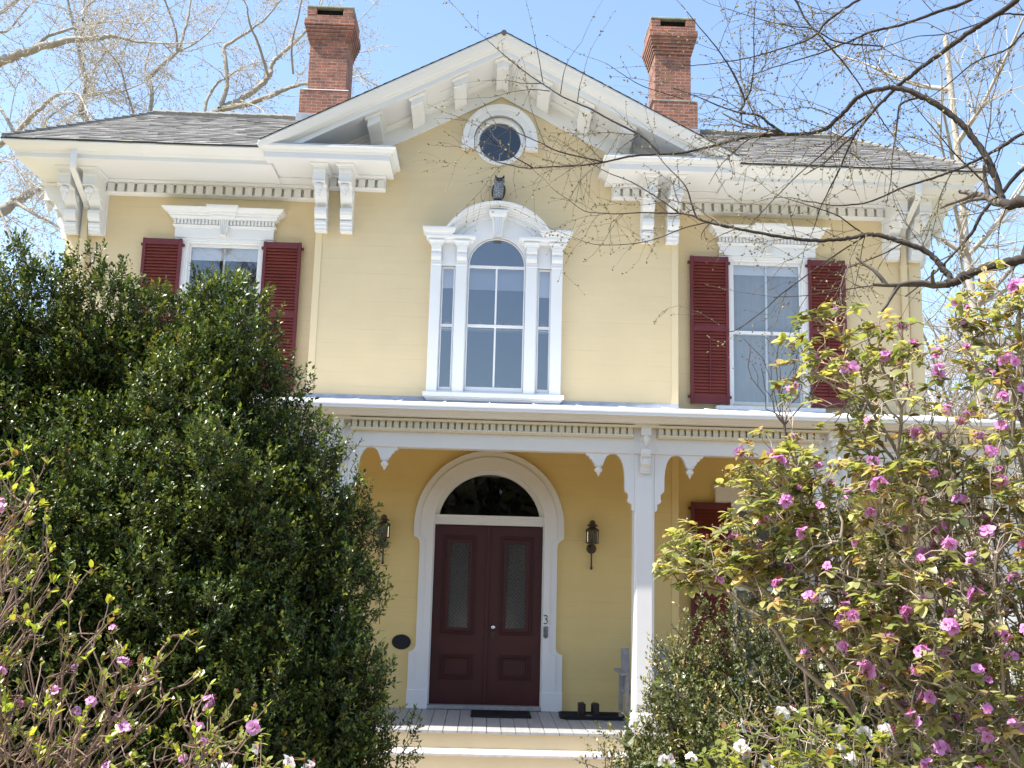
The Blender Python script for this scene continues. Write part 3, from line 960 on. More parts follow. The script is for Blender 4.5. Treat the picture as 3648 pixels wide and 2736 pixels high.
# centre sash
m = MB()
m.plate(arched(.384, 3.966, 5.665, .384, 5.665), [arc(0, 5.668, .362, 0, 180, 24), rect(-.362, .362, 4.865, 5.63), rect(-.362, .362, 4.03, 4.825)], -.005, .03)
m.box(-.012, .012, .004, .022, 4.02, 4.83); m.box(-.012, .012, .004, .022, 4.85, 5.64)
m.build('sash', M['white'], aw, .003)
gk = MB(); gk.plate(arched(.3848, 3.9655, 5.665, .3848, 5.665), [arched(.377, 3.974, 5.665, .377, 5.665)], -.012, -.004)
for xa, xb in ((.5455, .7295), (-.7295, -.5455)): gk.plate(rect(xa, xb, 3.9655, 5.6445), [rect(xa + .007, xb - .007, 3.973, 5.637)], -.012, -.004)
gk.build('storm_gasket', M['lead'], aw)  # grey strip standing in for the shaded gap round the storm sashes
pane('pane', arched(.37, 4.0, 5.665, .37, 5.665), .016, aw)
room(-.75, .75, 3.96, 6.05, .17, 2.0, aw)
for s in (-1, 1):
    a, b_ = sorted((s * .547, s * .728))
    m = MB(); m.plate(rect(a, b_, 3.967, 5.643), [rect(a + .022, b_ - .022, 4.02, 4.825), rect(a + .022, b_ - .022, 4.86, 5.615)], -.002, .03)
    m.build('side_sash', M['white'], aw, .003)
    pane('pane', rect(a + .015, b_ - .015, 4.0, 5.62), .016, aw)
    m = MB(); zz = 5.37 if s < 0 else 5.28
    m.box(a + .005, b_ - .02 if s > 0 else b_, .10, .104, zz, 5.66); m.build('roller_blind', M['blind'], aw)
m = MB(); m.box(-.37, .37, .10, .104, 5.36, 5.68); m.build('roller_blind', M['blind'], aw)
m = MB(); m.box(-.74, .74, .15, .27, 4.825, 4.845); m.build('plant_shelf', M['white'], aw, .003)
m = MB(); m.box(-.74, .74, .10, .27, 3.955, 3.972); m.build('inner_sill', M['white'], aw, .003)

# ---- potted plants on the shelf and inner sill (things of their own)
def pot_plant(x, z, leafy, label, sc=1.0):
    t = empty('potted_plant', (x, .21, z), label, 'potted plant', 'small terracotta pots behind the triple window')
    p = MB(); p.lathe([(.030 * sc, 0), (.040 * sc, .062 * sc), (.046 * sc, .062 * sc), (.046 * sc, .085 * sc), (.040 * sc, .085 * sc), (.038 * sc, .07 * sc)], (x, .21, z), 14)
    p.build('pot', M['terracotta'], t, 0, True)
    g = MB(); rr = random.Random(int((x + 5) * 1000 + z * 77))
    for i in range(leafy):
        a = rr.uniform(0, 6.28); ln = rr.uniform(.04, .09) * sc; el = rr.uniform(.3, 1.3)
        c = Vector((x, .21, z + .075 * sc)); d = Vector((math.cos(a) * math.cos(el), math.sin(a) * math.cos(el), math.sin(el)))
        sd = d.cross(Vector((0, 0, 1))).normalized() * ln * .3
        tip = c + d * ln * 1.2; mid = c + d * ln * .65
        g.add([c, mid + sd, tip, mid - sd], [(0, 1, 2, 3)])
    g.col = [(.10, .22, .06, 1)] * len(g.v)
    g.build('leaves', M['leaf'], t)
for (x, z, n, lb) in ((-.64, 4.845, 16, 'leafy green plant in a terracotta pot high in the left side light'),
                      (-.205, 4.845, 5, 'nearly bare terracotta pot left of the centre muntin on the plant shelf'),
                      (.05, 4.845, 7, 'terracotta pot just right of the muntin, first of three on the shelf'),
                      (.165, 4.845, 4, 'terracotta pot in the middle of the three right of the muntin'),
                      (.29, 4.845, 4, 'terracotta pot nearest the right jamb of the arched centre sash'),
                      (.64, 4.845, 14, 'leafy green plant in a terracotta pot in the right side light'),
                      (-.145, 3.972, 12, 'low green plant on the inner sill left of the muntin'),
                      (.06, 3.972, 20, 'bushy green plant on the inner sill just right of the muntin'),
                      (.265, 3.972, 15, 'green plant on the inner sill close to the right jamb')):
    pot_plant(x, z, n, lb)

# ================================================================ ENTRANCE
def surround(d):
    xo, xn = .952 - d, .868 - d
    right = [(xo, 0.0), (xo, .676)] + [(xn + (xo - xn) * (1 - math.sin(R(a))) , .676 + .085 * (1 - math.cos(R(a)))) for a in (20, 40, 60, 75, 90)] + [(xn, 1.99)] + \
            [(xn + (xo - .007 - xn) * (1 - math.cos(R(a))), 1.99 + .10 * math.sin(R(a))) for a in (30, 55, 75, 90)] + [(xo - .004, 2.12), (xo - .004, 2.25)]
    top = arc(0, 2.25, xo - .004, 0, 180, 44)[1:-1]
    return [(x, z) for x, z in right] + top + [(-x, z) for x, z in reversed(right)]
m = MB()
inner = [(-.70, 0.0)] + [(-.70, 2.25)] + arc(0, 2.25, .70, 180, 0, 36)[1:-1] + [(.70, 2.25), (.70, 0.0)]
m.plate(surround(0) + inner, [], -.065, .01)
m.plate(surround(.085) + inner, [], -.082, -.06)
for s in (-1, 1):
    a, b_ = sorted((s * .698, s * .956)); m.box(a, b_, -.092, .01, 0.002, .225)
ds = m.build('door_surround', M['porch_white'], house, .005)
m = MB()   # recessed frame, transom bar, threshold
m.plate([(-.70, 2.25)] + arc(0, 2.25, .70, 180, 0, 36)[1:-1] + [(.70, 2.25)] + [(.652, 2.25)] + arc(0, 2.243, .652, 0, 180, 36) + [(-.652, 2.25)], [], -.02, .10)
m.box(-.70, .70, -.03, .10, 2.252, 2.368)
m.ring(-.699, .699, .09, -.03, [(0, 2.335), (.012, 2.345), (.02, 2.36), (.02, 2.372)])
m.box(-.70, -.686, -.01, .10, .05, 2.252); m.box(.686, .70, -.01, .10, .05, 2.252)
m.build('transom_frame', M['porch_white'], ds, .004)
m = MB(); m.box(-.70, .70, -.10, .12, .004, .048); m.build('threshold', M['grey_wood'], ds, .006)
fl = [(x, z) for x, z in arc(0, 2.243, .654, 10.5, 169.5, 30)]
pane('fanlight', fl, .05, ds, 'fan_glass')
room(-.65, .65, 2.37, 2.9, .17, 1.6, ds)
def leaf(s):
    m = MB(); x0, x1 = (0.003, .684) if s > 0 else (-.684, -.003)
    gx = sorted((s * .238, s * .484)); gx0, gx1 = gx
    z0, z1 = .05, 2.250
    y0, y1 = .05, .095
    m.plate(rect(x0, x1, z0, z1), [rect(gx0, gx1, .972, 2.03), rect(gx0 - .02, gx1 + .02, .39, .61)], y0, y1)
    m.box(gx0 - .02, gx1 + .02, y0 + .016, y1 - .004, .39, .61)
    # bolection moulds
    for (a, b_, c, d) in ((gx0 - .088, gx1 + .088, .893, 2.117), (gx0 - .085, gx1 + .085, .347, .65)):
        for k, (ww, yy) in enumerate(((0, .036), (.018, .030), (.04, .040))):
            e = .016
            m.plate(rect(a + ww, b_ - ww, c + ww, d - ww), [rect(a + ww + e, b_ - ww - e, c + ww + e, d - ww - e)], yy, .052)
    o = m.build('door', M['door'], house, .003)
    g = MB(); g.box(gx0 - .005, gx1 + .005, .070, .075, .967, 2.035); g.build('leaded_glass', M['leaded'], o)
    return o
dl, dr = leaf(-1), leaf(1)
m = MB(); m.box(-.022, .022, .030, .0495, .055, 2.245); m.build('astragal', M['door'], dr, .005)
m = MB(); m.lathe([(.006, .0), (.020, .0), (.020, -.006), (.010, -.01), (.010, -.03), (.024, -.036), (.031, -.050), (.028, -.066), (.014, -.074), (.001, -.076)], (.086, .05, .99), 18, 'y'); m.build('knob', M['chrome'], dr, 0, True)
m = MB(); m.lathe([(.018, .0), (.018, -.008), (.010, -.012), (.001, -.012)], (.047, .028, 1.133), 14, 'y'); m.build('lock_cylinder', M['bronze'], dr, 0, True)
m = MB(); m.box(.066, .098, .044, .049, .86, .935); m.build('keyhole_plate', M['bronze'], dr, .004)
# number and bell
m = MB(); pts = [(-.027, .044), (-.012, .052), (.006, .05), (.018, .036), (.014, .018), (0, .008), (-.008, .006), (.004, .004), (.019, -.008), (.022, -.026), (.012, -.044), (-.006, -.052), (-.026, -.046)]
m.tube([(.737 + x * .95, -.089, 1.104 + z) for x, z in pts], [.0055] * len(pts), 6)
m.build('house_number', M['bronze'], house, 0, True)
m = MB()
m.prism([(.709, .895), (.739, .868), (.769, .895), (.769, 1.02), (.709, 1.02)], 'y', -.094, -.08)
for k in range(4):
    m.lathe([(.014, 0), (.010, -.006), (.003, -.010)], (.728 + .022 * (k % 2), -.094, .925 + .024 * k), 8, 'y')
m.lathe([(.012, 0), (.012, -.006), (.004, -.012)], (.739, -.094, .905), 12, 'y')
m.build('doorbell', M['pewter'], house, .003)
# ================================================================ PORCH (part of the house)
PY = -1.72
PXE = 5.95
# roof: painted metal with standing ribs, white drip edge, gutter
m = MB()
def roofz(y): return 3.822 + (y / 2.06) * .362
m.prism([(.02, roofz(.02)), (-2.06, roofz(-2.06)), (-2.06, roofz(-2.06) - .05), (.02, roofz(.02) - .05)], 'x', -BX - .001, BX + .001)
for s in (-1, 1):
    a, b_ = sorted((s * (BX + .001), s * PXE))
    m.prism([(WY + .001, roofz(WY)), (-2.06, roofz(-2.06)), (-2.06, roofz(-2.06) - .05), (WY + .001, roofz(WY) - .05)], 'x', a, b_)
pr = m.build('porch_roof', M['metal_white'], house)
m = MB(); x = -PXE + .3
while x < PXE:
    m.prism([(-.01, roofz(0) + .0), (-2.04, roofz(-2.04) + .0), (-2.04, roofz(-2.04) + .014), (-.01, roofz(0) + .014)], 'x', x, x + .014); x += .56
m.build('roof_seams', M['metal_white'], pr)
m = MB()
m.prism([(-.0, roofz(0) + .004), (-.16, roofz(-.16) + .012), (-.16, roofz(-.16) + .004), (-.001, roofz(0) - .001)], 'x', -BX, BX)
m.prism([(-.012, roofz(0) + .06), (-.03, roofz(0) + .004), (-.001, roofz(0) + .002), (-.001, roofz(0) + .06)], 'x', -BX, BX)
m.build('roof_flashing', M['lead'], pr, .002)
gp = [(-1.86, 3.345), (-1.93, 3.35), (-1.955, 3.37), (-1.975, 3.375), (-1.985, 3.39), (-2.02, 3.40), (-2.045, 3.425), (-2.05, 3.437), (-2.065, 3.44), (-2.065, 3.458), (-1.86, 3.458)]
m = MB(); m.prism(gp, 'x', -PXE - .08, PXE + .08); m.build('porch_gutter', M['porch_white'], house)
m = MB(); m.prism([(-1.862, 3.31), (-1.862, 3.345), (-1.70, 3.345), (-1.70, 3.31)], 'x', -PXE, PXE); m.build('porch_soffit', M['cream'], house)
m = MB(); m.prism([(0.0, 3.30), (-1.70, 3.30), (-1.70, 3.33), (0.0, 3.33)], 'x', -BX - .002, BX + .002)
for s in (-1, 1):
    a, b_ = sorted((s * (BX + .003), s * PXE)); m.prism([(WY, 3.30), (-1.70, 3.30), (-1.70, 3.33), (WY, 3.33)], 'x', a, b_)
m.build('porch_ceiling', M['ceiling'], house)
POSTS = (-1.717, 1.717, -3.83, 3.83, -5.83, 5.83)
def porch_dentils(x0, x1):
    m = MB()
    m.box(x0, x1, -1.745, -1.70, 3.205, 3.312)
    n = round((x1 - x0) / .0772); p = (x1 - x0) / n
    for i in range(n):
        a = x0 + i * p
        m.box(a + .0105, a + p - .0105, -1.797, -1.744, 3.228, 3.306)
    m.prism([(-1.746, 3.306), (-1.822, 3.306), (-1.83, 3.314), (-1.855, 3.322), (-1.862, 3.330), (-1.862, 3.343), (-1.746, 3.343)], 'x', x0, x1)
    m.prism([(-1.746, 3.228), (-1.822, 3.228), (-1.822, 3.214), (-1.80, 3.205), (-1.746, 3.196)], 'x', x0, x1)
    m.build('porch_dentil_frieze', M['cream'], house, .002)
    m = MB(); m.box(x0 - .05, x1 + .05, -1.735, -1.56, 3.022, 3.206); m.build('porch_beam', M['porch_white'], house, .005)
order = sorted(POSTS)
for a, b_ in zip(order[:-1], order[1:]):
    porch_dentils(a + .135, b_ - .135)

post = None
def make_post(x):
    m = MB(); hw = .112
    # chamfered shaft with plain top and foot
    c = .02
    def oct_(h, z0, z1, ch):
        pl = [(x - h + ch, PY), (x + h - ch, PY), (x + h, PY + ch), (x + h, PY + 2 * h - ch), (x + h - ch, PY + 2 * h), (x - h + ch, PY + 2 * h), (x - h, PY + 2 * h - ch), (x - h, PY + ch)]
        m.prism(pl, 'z', z0, z1)
    oct_(hw, .22, 3.022, .012)
    m.box(x - hw + .025, x + hw - .025, PY - .008, PY + .01, .30, 2.75)
    m.ring(x - hw, x + hw, PY + 2 * hw, PY, [(.022, 0.004), (.022, .17), (.012, .185), (.012, .20), (0, .215), (0, .225)])
    m.box(x - hw - .02, x + hw + .02, PY - .022, PY + .17, 3.023, 3.342)
    o = m.build('porch_post', M['porch_white'], house, .004)
    k = MB()
    prof = [(PY - .021, 2.80), (PY - .035, 2.80), (PY - .035, 2.825), (PY - .045, 2.83), (PY - .045, 2.875), (PY - .07, 2.885), (PY - .08, 2.90), (PY - .08, 2.955), (PY - .07, 2.975), (PY - .095, 2.985), (PY - .115, 3.02), (PY - .11, 3.07), (PY - .07, 3.085), (PY - .06, 3.14), (PY - .065, 3.20), (PY - .10, 3.215), (PY - .125, 3.22), (PY - .125, 3.335), (PY - .021, 3.335)]
    k.prism(prof, 'x', x - .055, x + .055)
    k.box(x - .03, x + .03, PY - .098, PY - .04, 2.895, 2.95)
    kk = k.build('console', M['porch_white'], o, .003)
    p = MB(); p.lathe([(.016, .0), (.024, -.005), (.024, -.012), (.034, -.022), (.040, -.042), (.034, -.064), (.022, -.076), (.024, -.084), (.014, -.10), (.003, -.135)], (x, PY - .115, 3.222), 14)
    p.build('pendant', M['porch_white'], o, 0, True)
    return o
for x in POSTS:
    make_post(x)

SP = [(1.040, 3.024), (1.054, 3.012), (1.062, 2.992), (1.082, 2.984), (1.092, 2.984), (1.094, 2.966), (1.106, 2.952), (1.122, 2.950), (1.128, 2.930), (1.138, 2.915), (1.150, 2.902), (1.152, 2.890), (1.250, 2.890),
      (1.252, 2.905), (1.262, 2.935), (1.276, 2.965), (1.298, 2.995), (1.330, 3.012), (1.365, 3.017), (1.400, 3.010), (1.430, 2.988), (1.455, 2.95), (1.474, 2.90), (1.486, 2.84), (1.494, 2.77), (1.495, 2.62),
      (1.505, 2.592), (1.530, 2.578), (1.537, 2.565), (1.537, 2.518), (1.528, 2.505), (1.530, 2.490), (1.548, 2.470), (1.570, 2.462), (1.575, 2.452), (1.575, 2.405), (1.585, 2.385), (1.604, 2.374), (1.6055, 2.374), (1.6055, 3.024)]
sp0 = MB()
sp0.plate(SP, [], -1.715, -1.635)
so0 = sp0.build('post_bracket', M['porch_white'], house, .006)
pd = MB(); pd.lathe([(.035, 2.892), (.047, 2.888), (.047, 2.876), (.030, 2.870), (.026, 2.862), (.040, 2.852), (.045, 2.835), (.040, 2.815), (.024, 2.803), (.018, 2.792), (.012, 2.778), (.003, 2.760)], (1.201, -1.675, 0), 16)
pd.build('pendant', M['porch_white'], so0, 0, True)
def spandrel(xpost, side):
    if side < 0:                                    # bracket on the left of its post
        copy_tree(so0, house, (xpost - 1.717, 0, 0))
    else:
        c = copy_tree(so0, house)
        c.rotation_euler = (0, 0, math.pi)
        c.location = (xpost + 1.717, -3.35, c.location[2])
for x in order:
    if x != 1.717 and x > order[0]: spandrel(x, -1)
    if x < order[-1]: spandrel(x, 1)

# floor boards, fascia, steps
def boards_mat():
    m, t, b, o = nodes('porch_floor_boards')
    tc = t.nodes.new('ShaderNodeTexCoord').outputs['Object']
    mp = t.nodes.new('ShaderNodeMapping'); mp.inputs['Scale'].default_value = (7, .6, 7); L(t, tc, mp.inputs[0])
    n1 = noise(t, 2.0, 6, .6, mp.outputs[0]); n2 = noise(t, 30, 4)
    a = t.nodes.new('ShaderNodeAttribute'); a.attribute_name = 'Col'
    c = mixrgb(t, ramp(t, n1, [(.4, 0.0), (.75, .5)]), a.outputs[0], (.22, .21, .20))
    c = mixrgb(t, ramp(t, n2, [(.55, 0.0), (.8, .35)]), c, (.20, .18, .16))
    L(t, c, b.inputs['Base Color']); b.inputs['Roughness'].default_value = .55
    L(t, bump(t, n1, .25, .01), b.inputs['Normal'])
    return m
M['boards'] = boards_mat()
m = MB(); x = -5.9; m.col = []
while x < 5.9:
    ww = .156; z1 = random.uniform(-.0025, 0)
    n0 = len(m.v)
    m.box(x + .003, x + ww - .003, -1.755 + random.uniform(-.004, .004), (.0 if abs(x + .08) < BX else WY), -.034, z1)
    g = random.uniform(.9, 1.08)
    m.col += [(.34 * g, .34 * g, .335 * g, 1)] * (len(m.v) - n0)
    x += ww
pf = m.build('porch_floor', M['boards'], house, .003)
m = MB(); m.box(-5.9, 5.9, -1.72, -1.69, GZ, -.036); m.build('porch_skirt', M['yellow_trim'], house)
def step(z, yb, yf, name='porch_step'):
    m = MB(); m.box(-1.9, 1.9, yf + .035, yb, GZ + .001, z - .032)
    o = m.build(name, M['yellow_trim'], house)
    t = MB(); t.col = []
    t.box(-1.93, 1.93, yf, yf + .165, z - .032, z); t.box(-1.93, 1.93, yf + .171, yb, z - .032, z - .001)
    t.col = [(.50, .47, .45, 1)] * len(t.v)
    t.build('tread', M['boards'], o, .006)
step(-.186, -1.722, -2.045)
step(-.370, -2.012, -2.36)

# ================================================================ THINGS ON AND BY THE HOUSE
def lantern(x, label):
    y = -.001
    t = empty('wall_lantern', (x, y, 2.0), label, 'wall lantern', 'coach lanterns beside the front door')
    m = MB()
    m.lathe([(.062, .0), (.062, -.012), (.05, -.022), (.028, -.03), (.001, -.03)], (x, y, 1.99), 20, 'y')
    m.tube([(x, y - .02, 1.99), (x, y - .075, 1.985), (x, y - .115, 2.0), (x, y - .118, 2.05)], .013, 8)
    m.lathe([(.010, .26), (.013, .24), (.010, .20), (.011, .05), (.016, .03), (.018, .015), (.010, .005), (.004, 0)], (x, y - .035, 1.728), 10)
    m.build('mounting', M['bronze'], t, 0, True)
    yc = y - .118; h = .072
    b_ = MB()
    b_.lathe([(.02, 2.035), (.05, 2.05), (.085, 2.058), (.085, 2.07)], (x, yc, 0), 8)
    for k in range(8):
        a = math.pi / 4 * k + math.pi / 8
        b_.tube([(x + .078 * math.cos(a), yc + .078 * math.sin(a), 2.065), (x + .078 * math.cos(a), yc + .078 * math.sin(a), 2.215)], .005, 5)
    b_.lathe([(.085, 2.205), (.088, 2.22), (.078, 2.235), (.05, 2.248), (.042, 2.255), (.042, 2.268), (.07, 2.272), (.066, 2.282), (.045, 2.295), (.035, 2.312), (.036, 2.325), (.026, 2.338), (.012, 2.346), (.002, 2.35)], (x, yc, 0), 16)
    b_.build('lamp_housing', M['bronze'], t)
    g = MB(); g.lathe([(.072, 2.07), (.072, 2.205)], (x, yc, 0), 8); g.build('lamp_glass', M['lamp_glass'], t)
    c = MB(); c.lathe([(.016, 2.06), (.016, 2.12), (.010, 2.13), (.014, 2.155), (.008, 2.18), (.001, 2.185)], (x, yc, 0), 10); c.build('candle_bulb', M['pewter'], t, 0, True)
lantern(1.302, 'bronze coach lantern on yellow wall between door surround and white porch post')
lantern(-1.325, 'bronze coach lantern half hidden by the dark bush left of the door')
m = MB(); m.lathe([(1.0, 0), (1.0, -.012), (.93, -.016), (.001, -.014)], (0, 0, 0), 36, 'y')
m.v = [(-1.05 + q[0] * .118, q[1] - .001, .786 + q[2] * .09) for q in m.v]
tag(m.build('oval_plaque', M['black'], None, 0, False, (-1.05, 0, .786)), 'dark oval wall plaque low beside the left door jamb', 'wall plaque')
# doormat
m = MB(); m.box(-.158, .555, -.735, -.215, .002, .018)
for i in range(38): m.box(-.15 + i * .0184, -.140 + i * .0184, -.725, -.225, .0181, .026)
tag(m.build('doormat', M['black'], None, .004, False, (.2, -.475, .002)), 'black ribbed rubber doormat on grey boards before the maroon door', 'doormat')
# boot tray + boot scraper
m = MB()
def stadium(x0, x1, y0, y1, r, n=7):
    pts = []
    for (cx_, cy_, a0) in ((x1 - r, y1 - r, 0), (x0 + r, y1 - r, 90), (x0 + r, y0 + r, 180), (x1 - r, y0 + r, 270)):
        pts += [(cx_ + r * math.cos(R(a0 + 90 * i / n)), cy_ + r * math.sin(R(a0 + 90 * i / n))) for i in range(n + 1)]
    return pts
o1 = stadium(.895, 1.66, -.74, -.34, .09); n = len(o1)
i1 = stadium(.925, 1.63, -.71, -.37, .07)
m.prism(o1, 'z', .002, .008)
vs = [(x, y, .004) for x, y in o1] + [(x, y, .045) for x, y in stadium(.885, 1.67, -.75, -.33, .095)] + [(x, y, .045) for x, y in stadium(.90, 1.655, -.735, -.345, .09)] + [(x, y, .009) for x, y in i1]
m.add(vs, [(k * n + i, k * n + (i + 1) % n, (k + 1) * n + (i + 1) % n, (k + 1) * n + i) for k in range(3) for i in range(n)])
tag(m.build('boot_tray', M['black'], None, 0, False, (1.27, -.54, .002)), 'shallow black oblong boot tray on the porch boards right of the doormat', 'boot tray')
t = empty('boot_scraper', (1.23, -.50, .009), 'dark brown boot brush scraper with two upright blocks in black tray', 'boot scraper')
m = MB(); m.box(1.12, 1.36, -.56, -.44, .009, .035); m.build('base', M['iron'], t, .004)
for s in (-1, 1):
    m = MB(); xc = 1.24 + s * .088
    m.prism([(xc - .035, .036), (xc + .035, .036), (xc + .035 , .165 + s * -.004), (xc - .035, .165 + s * .004)], 'y', -.57, -.43); m.build('brush_block', M['iron'], t, .003)
    b_ = MB(); xi = xc - s * .036
    for i in range(6):
        for j in range(5):
            b_.box(min(xi, xi - s * .016), max(xi, xi - s * .016), -.56 + i * .022, -.545 + i * .022, .05 + j * .022, .064 + j * .022)
    b_.build('bristles', M['black'], t)
m = MB(); m.box(1.205, 1.275, -.567, -.562, .012, .032); m.build('name_plate', M['pewter'], t)
# weathered porch chair seen behind the small shrub
t = empty('porch_chair', (1.62, -.85, .0), 'weathered grey slatted wooden porch chair mostly hidden beside the white post', 'chair')
cx0, cy0 = 1.92, -.80
for i, (dx, top) in enumerate(((-.24, .80), (-.12, .86), (0, .89), (.12, .86), (.24, .80))):
    m = MB(); m.prism([(cy0 + .20, .30), (cy0 + .225, .30), (cy0 + .40, top + .0), (cy0 + .375, top + .006)], 'x', cx0 + dx - .048, cx0 + dx + .048); m.build('back_slat', M['grey_wood'], t, .006)
m = MB()
for i in range(5): m.box(cx0 - .27, cx0 + .27, cy0 - .28 + i * .1, cy0 - .19 + i * .1, .36 - i * .015, .38 - i * .015)
m.build('seat', M['grey_wood'], t, .004)
for s in (-1, 1):
    m = MB(); m.box(cx0 + s * .33 - .05, cx0 + s * .33 + .05, cy0 - .36, cy0 + .36, .55, .572); m.build('arm', M['grey_wood'], t, .006)
    for yy in (-.30, .26):
        m = MB(); m.box(cx0 + s * .30 - .02, cx0 + s * .30 + .02, cy0 + yy - .045, cy0 + yy + .045, .001, .549); m.build('leg', M['grey_wood'], t, .004)
# owl decoy on the arched window head
def owl_mat():
    m, t, b, o = nodes('owl_feathers')
    tc = t.nodes.new('ShaderNodeTexCoord').outputs['Object']
    mp = t.nodes.new('ShaderNodeMapping'); mp.inputs['Scale'].default_value = (42, 42, 26); L(t, tc, mp.inputs[0])
    v = t.nodes.new('ShaderNodeTexVoronoi'); v.feature = 'DISTANCE_TO_EDGE'; v.inputs['Scale'].default_value = 1.0
    L(t, mp.outputs[0], v.inputs['Vector'])
    c = ramp(t, v.outputs[0], [(0.02, (.025, .025, .03)), (.10, (.22, .23, .25)), (.5, (.33, .34, .36))])
    L(t, c, b.inputs['Base Color']); b.inputs['Roughness'].default_value = .6
    L(t, bump(t, v.outputs[0], .5, .004), b.inputs['Normal'])
    return m
M['owl'] = owl_mat()
M['owl_dark'] = paint('owl_dark_feathers', (.030, .028, .028), .6, .4, 30, .2)
t = empty('owl_statue', (-.01, -.16, 6.497), 'grey and black horned owl decoy perched on the arched window head', 'owl statue')
ox, oy, oz = -.008, -.155, 6.497
m = MB(); m.lathe([(.068, 0), (.07, .012), (.06, .03), (.045, .045)], (ox - .006, oy, oz), 18); m.build('perch', M['owl_dark'], t, 0, True)
m = MB(); m.lathe([(.03, .03), (.055, .04), (.070, .08), (.080, .13), (.084, .18), (.078, .225), (.066, .25), (.064, .262), (.072, .285), (.070, .312), (.055, .332), (.028, .343), (.002, .345)], (ox, oy, oz), 24)
m.v = [(q[0] + (q[2] - oz) * .06 - .01, oy + (q[1] - oy) * .85, q[2]) for q in m.v]
m.build('body', M['owl'], t, 0, True)
for s in (-1, 1):
    m = MB(); m.lathe([(.003, .05), (.022, .08), (.034, .13), (.036, .18), (.026, .23), (.006, .25)], (0, 0, 0), 12)
    m.v = [(ox + s * .073 + q[0] * .65 + q[2] * .06 - .01 - s * (abs(q[2] - .16) * .08), oy + .012 + q[1] * 1.6, oz + q[2]) for q in m.v]; m.build('wing', M['owl_dark'], t, 0, True)
    m = MB(); m.lathe([(.018, .0), (.016, .025), (.010, .048), (.002, .062)], (0, 0, 0), 10)
    m.v = [(ox + .011 + s * (.043 + q[2] * .22) + q[0], oy - .01 + q[1] * .7, oz + .318 + q[2]) for q in m.v]; m.build('ear_tuft', M['owl_dark'], t, 0, True)
    m = MB(); m.lathe([(.017, .0), (.017, -.006), (.008, -.010), (.001, -.010)], (ox + .008 + s * .026, oy - .056, oz + .293), 12, 'y'); m.build('eye', M['owl_dark'], t)
m = MB(); m.lathe([(.010, .29), (.008, .275), (.001, .262)], (ox + .008, oy - .062, oz), 8); m.build('beak', M['owl_dark'], t)
m = MB(); m.prism([(ox - .045, oz + .325), (ox + .008, oz + .300), (ox + .062, oz + .325), (ox + .05, oz + .335), (ox + .008, oz + .315), (ox - .03, oz + .335)], 'y', oy - .062, oy - .03); m.build('brow', M['owl_dark'], t, .003)
for s in (-1, 1):
    m = MB(); m.tube([(ox + s * .05, oy + .01, oz + .012), (ox + s * .105, oy, oz + .022), (ox + s * .13, oy, oz + .014)], .004, 5); m.build('tie_wire', M['iron'], t)
# ================================================================ PLANT TOOLS
class NP:
    """numpy mesh collector: verts, polygons of any size, one colour per vertex"""
    def __init__(s):
        s.v = []; s.li = []; s.lt = []; s.c = []; s.n = 0; s.sm = []
    def add(s, verts, faces, cols, smooth=False):
        verts = np.asarray(verts, np.float32).reshape(-1, 3); faces = np.asarray(faces, np.int64)
        s.v.append(verts); s.li.append((faces + s.n).ravel()); s.lt.append(np.full(len(faces), faces.shape[1], np.int64))
        cols = np.asarray(cols, np.float32)
        if cols.ndim == 1: cols = np.tile(cols, (len(verts), 1))
        s.c.append(cols[:, :3]); s.sm.append(np.full(len(faces), smooth)); s.n += len(verts)
    def inst(s, tv, tf, mats, locs, cols, smooth=False):
        """template (tv, tf) placed with 3x3 matrices at locations; one colour each (or per vertex factor)"""
        N = len(locs); k = len(tv)
        v = np.einsum('nij,kj->nki', mats, tv) + locs[:, None, :]
        f = (tf[None, :, :] + (np.arange(N) * k)[:, None, None]).reshape(-1, tf.shape[1])
        s.add(v.reshape(-1, 3), f, np.repeat(cols, k, axis=0), smooth)
    def tube(s, pts, rad, col, n=5, closed=True):
        pts = np.asarray(pts, float); m = len(pts)
        rad = np.broadcast_to(np.asarray(rad, float), (m,))
        d = np.gradient(pts, axis=0); d /= np.linalg.norm(d, axis=1)[:, None] + 1e-9
        ref = np.array([0.31, 0.17, 0.93]) if abs(d[0] @ np.array([0.31, 0.17, 0.93])) < .9 else np.array([1.0, 0, 0])
        a = np.cross(d, ref); a /= np.linalg.norm(a, axis=1)[:, None] + 1e-9
        b = np.cross(d, a)
        t = 2 * np.pi * np.arange(n) / n
        v = pts[:, None, :] + rad[:, None, None] * (a[:, None, :] * np.cos(t)[None, :, None] + b[:, None, :] * np.sin(t)[None, :, None])
        i = np.arange(m - 1)[:, None] * n; k = np.arange(n)[None, :]; k2 = (k + 1) % n
        f = np.stack([i + k, i + k2, i + n + k2, i + n + k], -1).reshape(-1, 4)
        s.add(v.reshape(-1, 3), f, col, True)
    def build(s, name, mat, parent=None):
        me = bpy.data.meshes.new(name)
        v = np.concatenate(s.v); li = np.concatenate(s.li); lt = np.concatenate(s.lt)
        me.vertices.add(len(v)); me.vertices.foreach_set('co', v.ravel())
        me.loops.add(len(li)); me.loops.foreach_set('vertex_index', li.astype(np.int32))
        me.polygons.add(len(lt)); st = np.concatenate([[0], np.cumsum(lt)[:-1]])
        me.polygons.foreach_set('loop_start', st.astype(np.int32))
        me.polygons.foreach_set('use_smooth', np.concatenate(s.sm))
        me.update(calc_edges=True)
        ca = me.color_attributes.new('Col', 'FLOAT_COLOR', 'POINT')
        c = np.concatenate(s.c); c4 = np.concatenate([c, np.ones((len(c), 1), np.float32)], 1)
        ca.data.foreach_set('color', c4.astype(np.float32).ravel())
        me.materials.append(mat)
        o = bpy.data.objects.new(name, me)
        COL.objects.link(o)
        if parent is not None: parent_keep(o, parent)
        return o

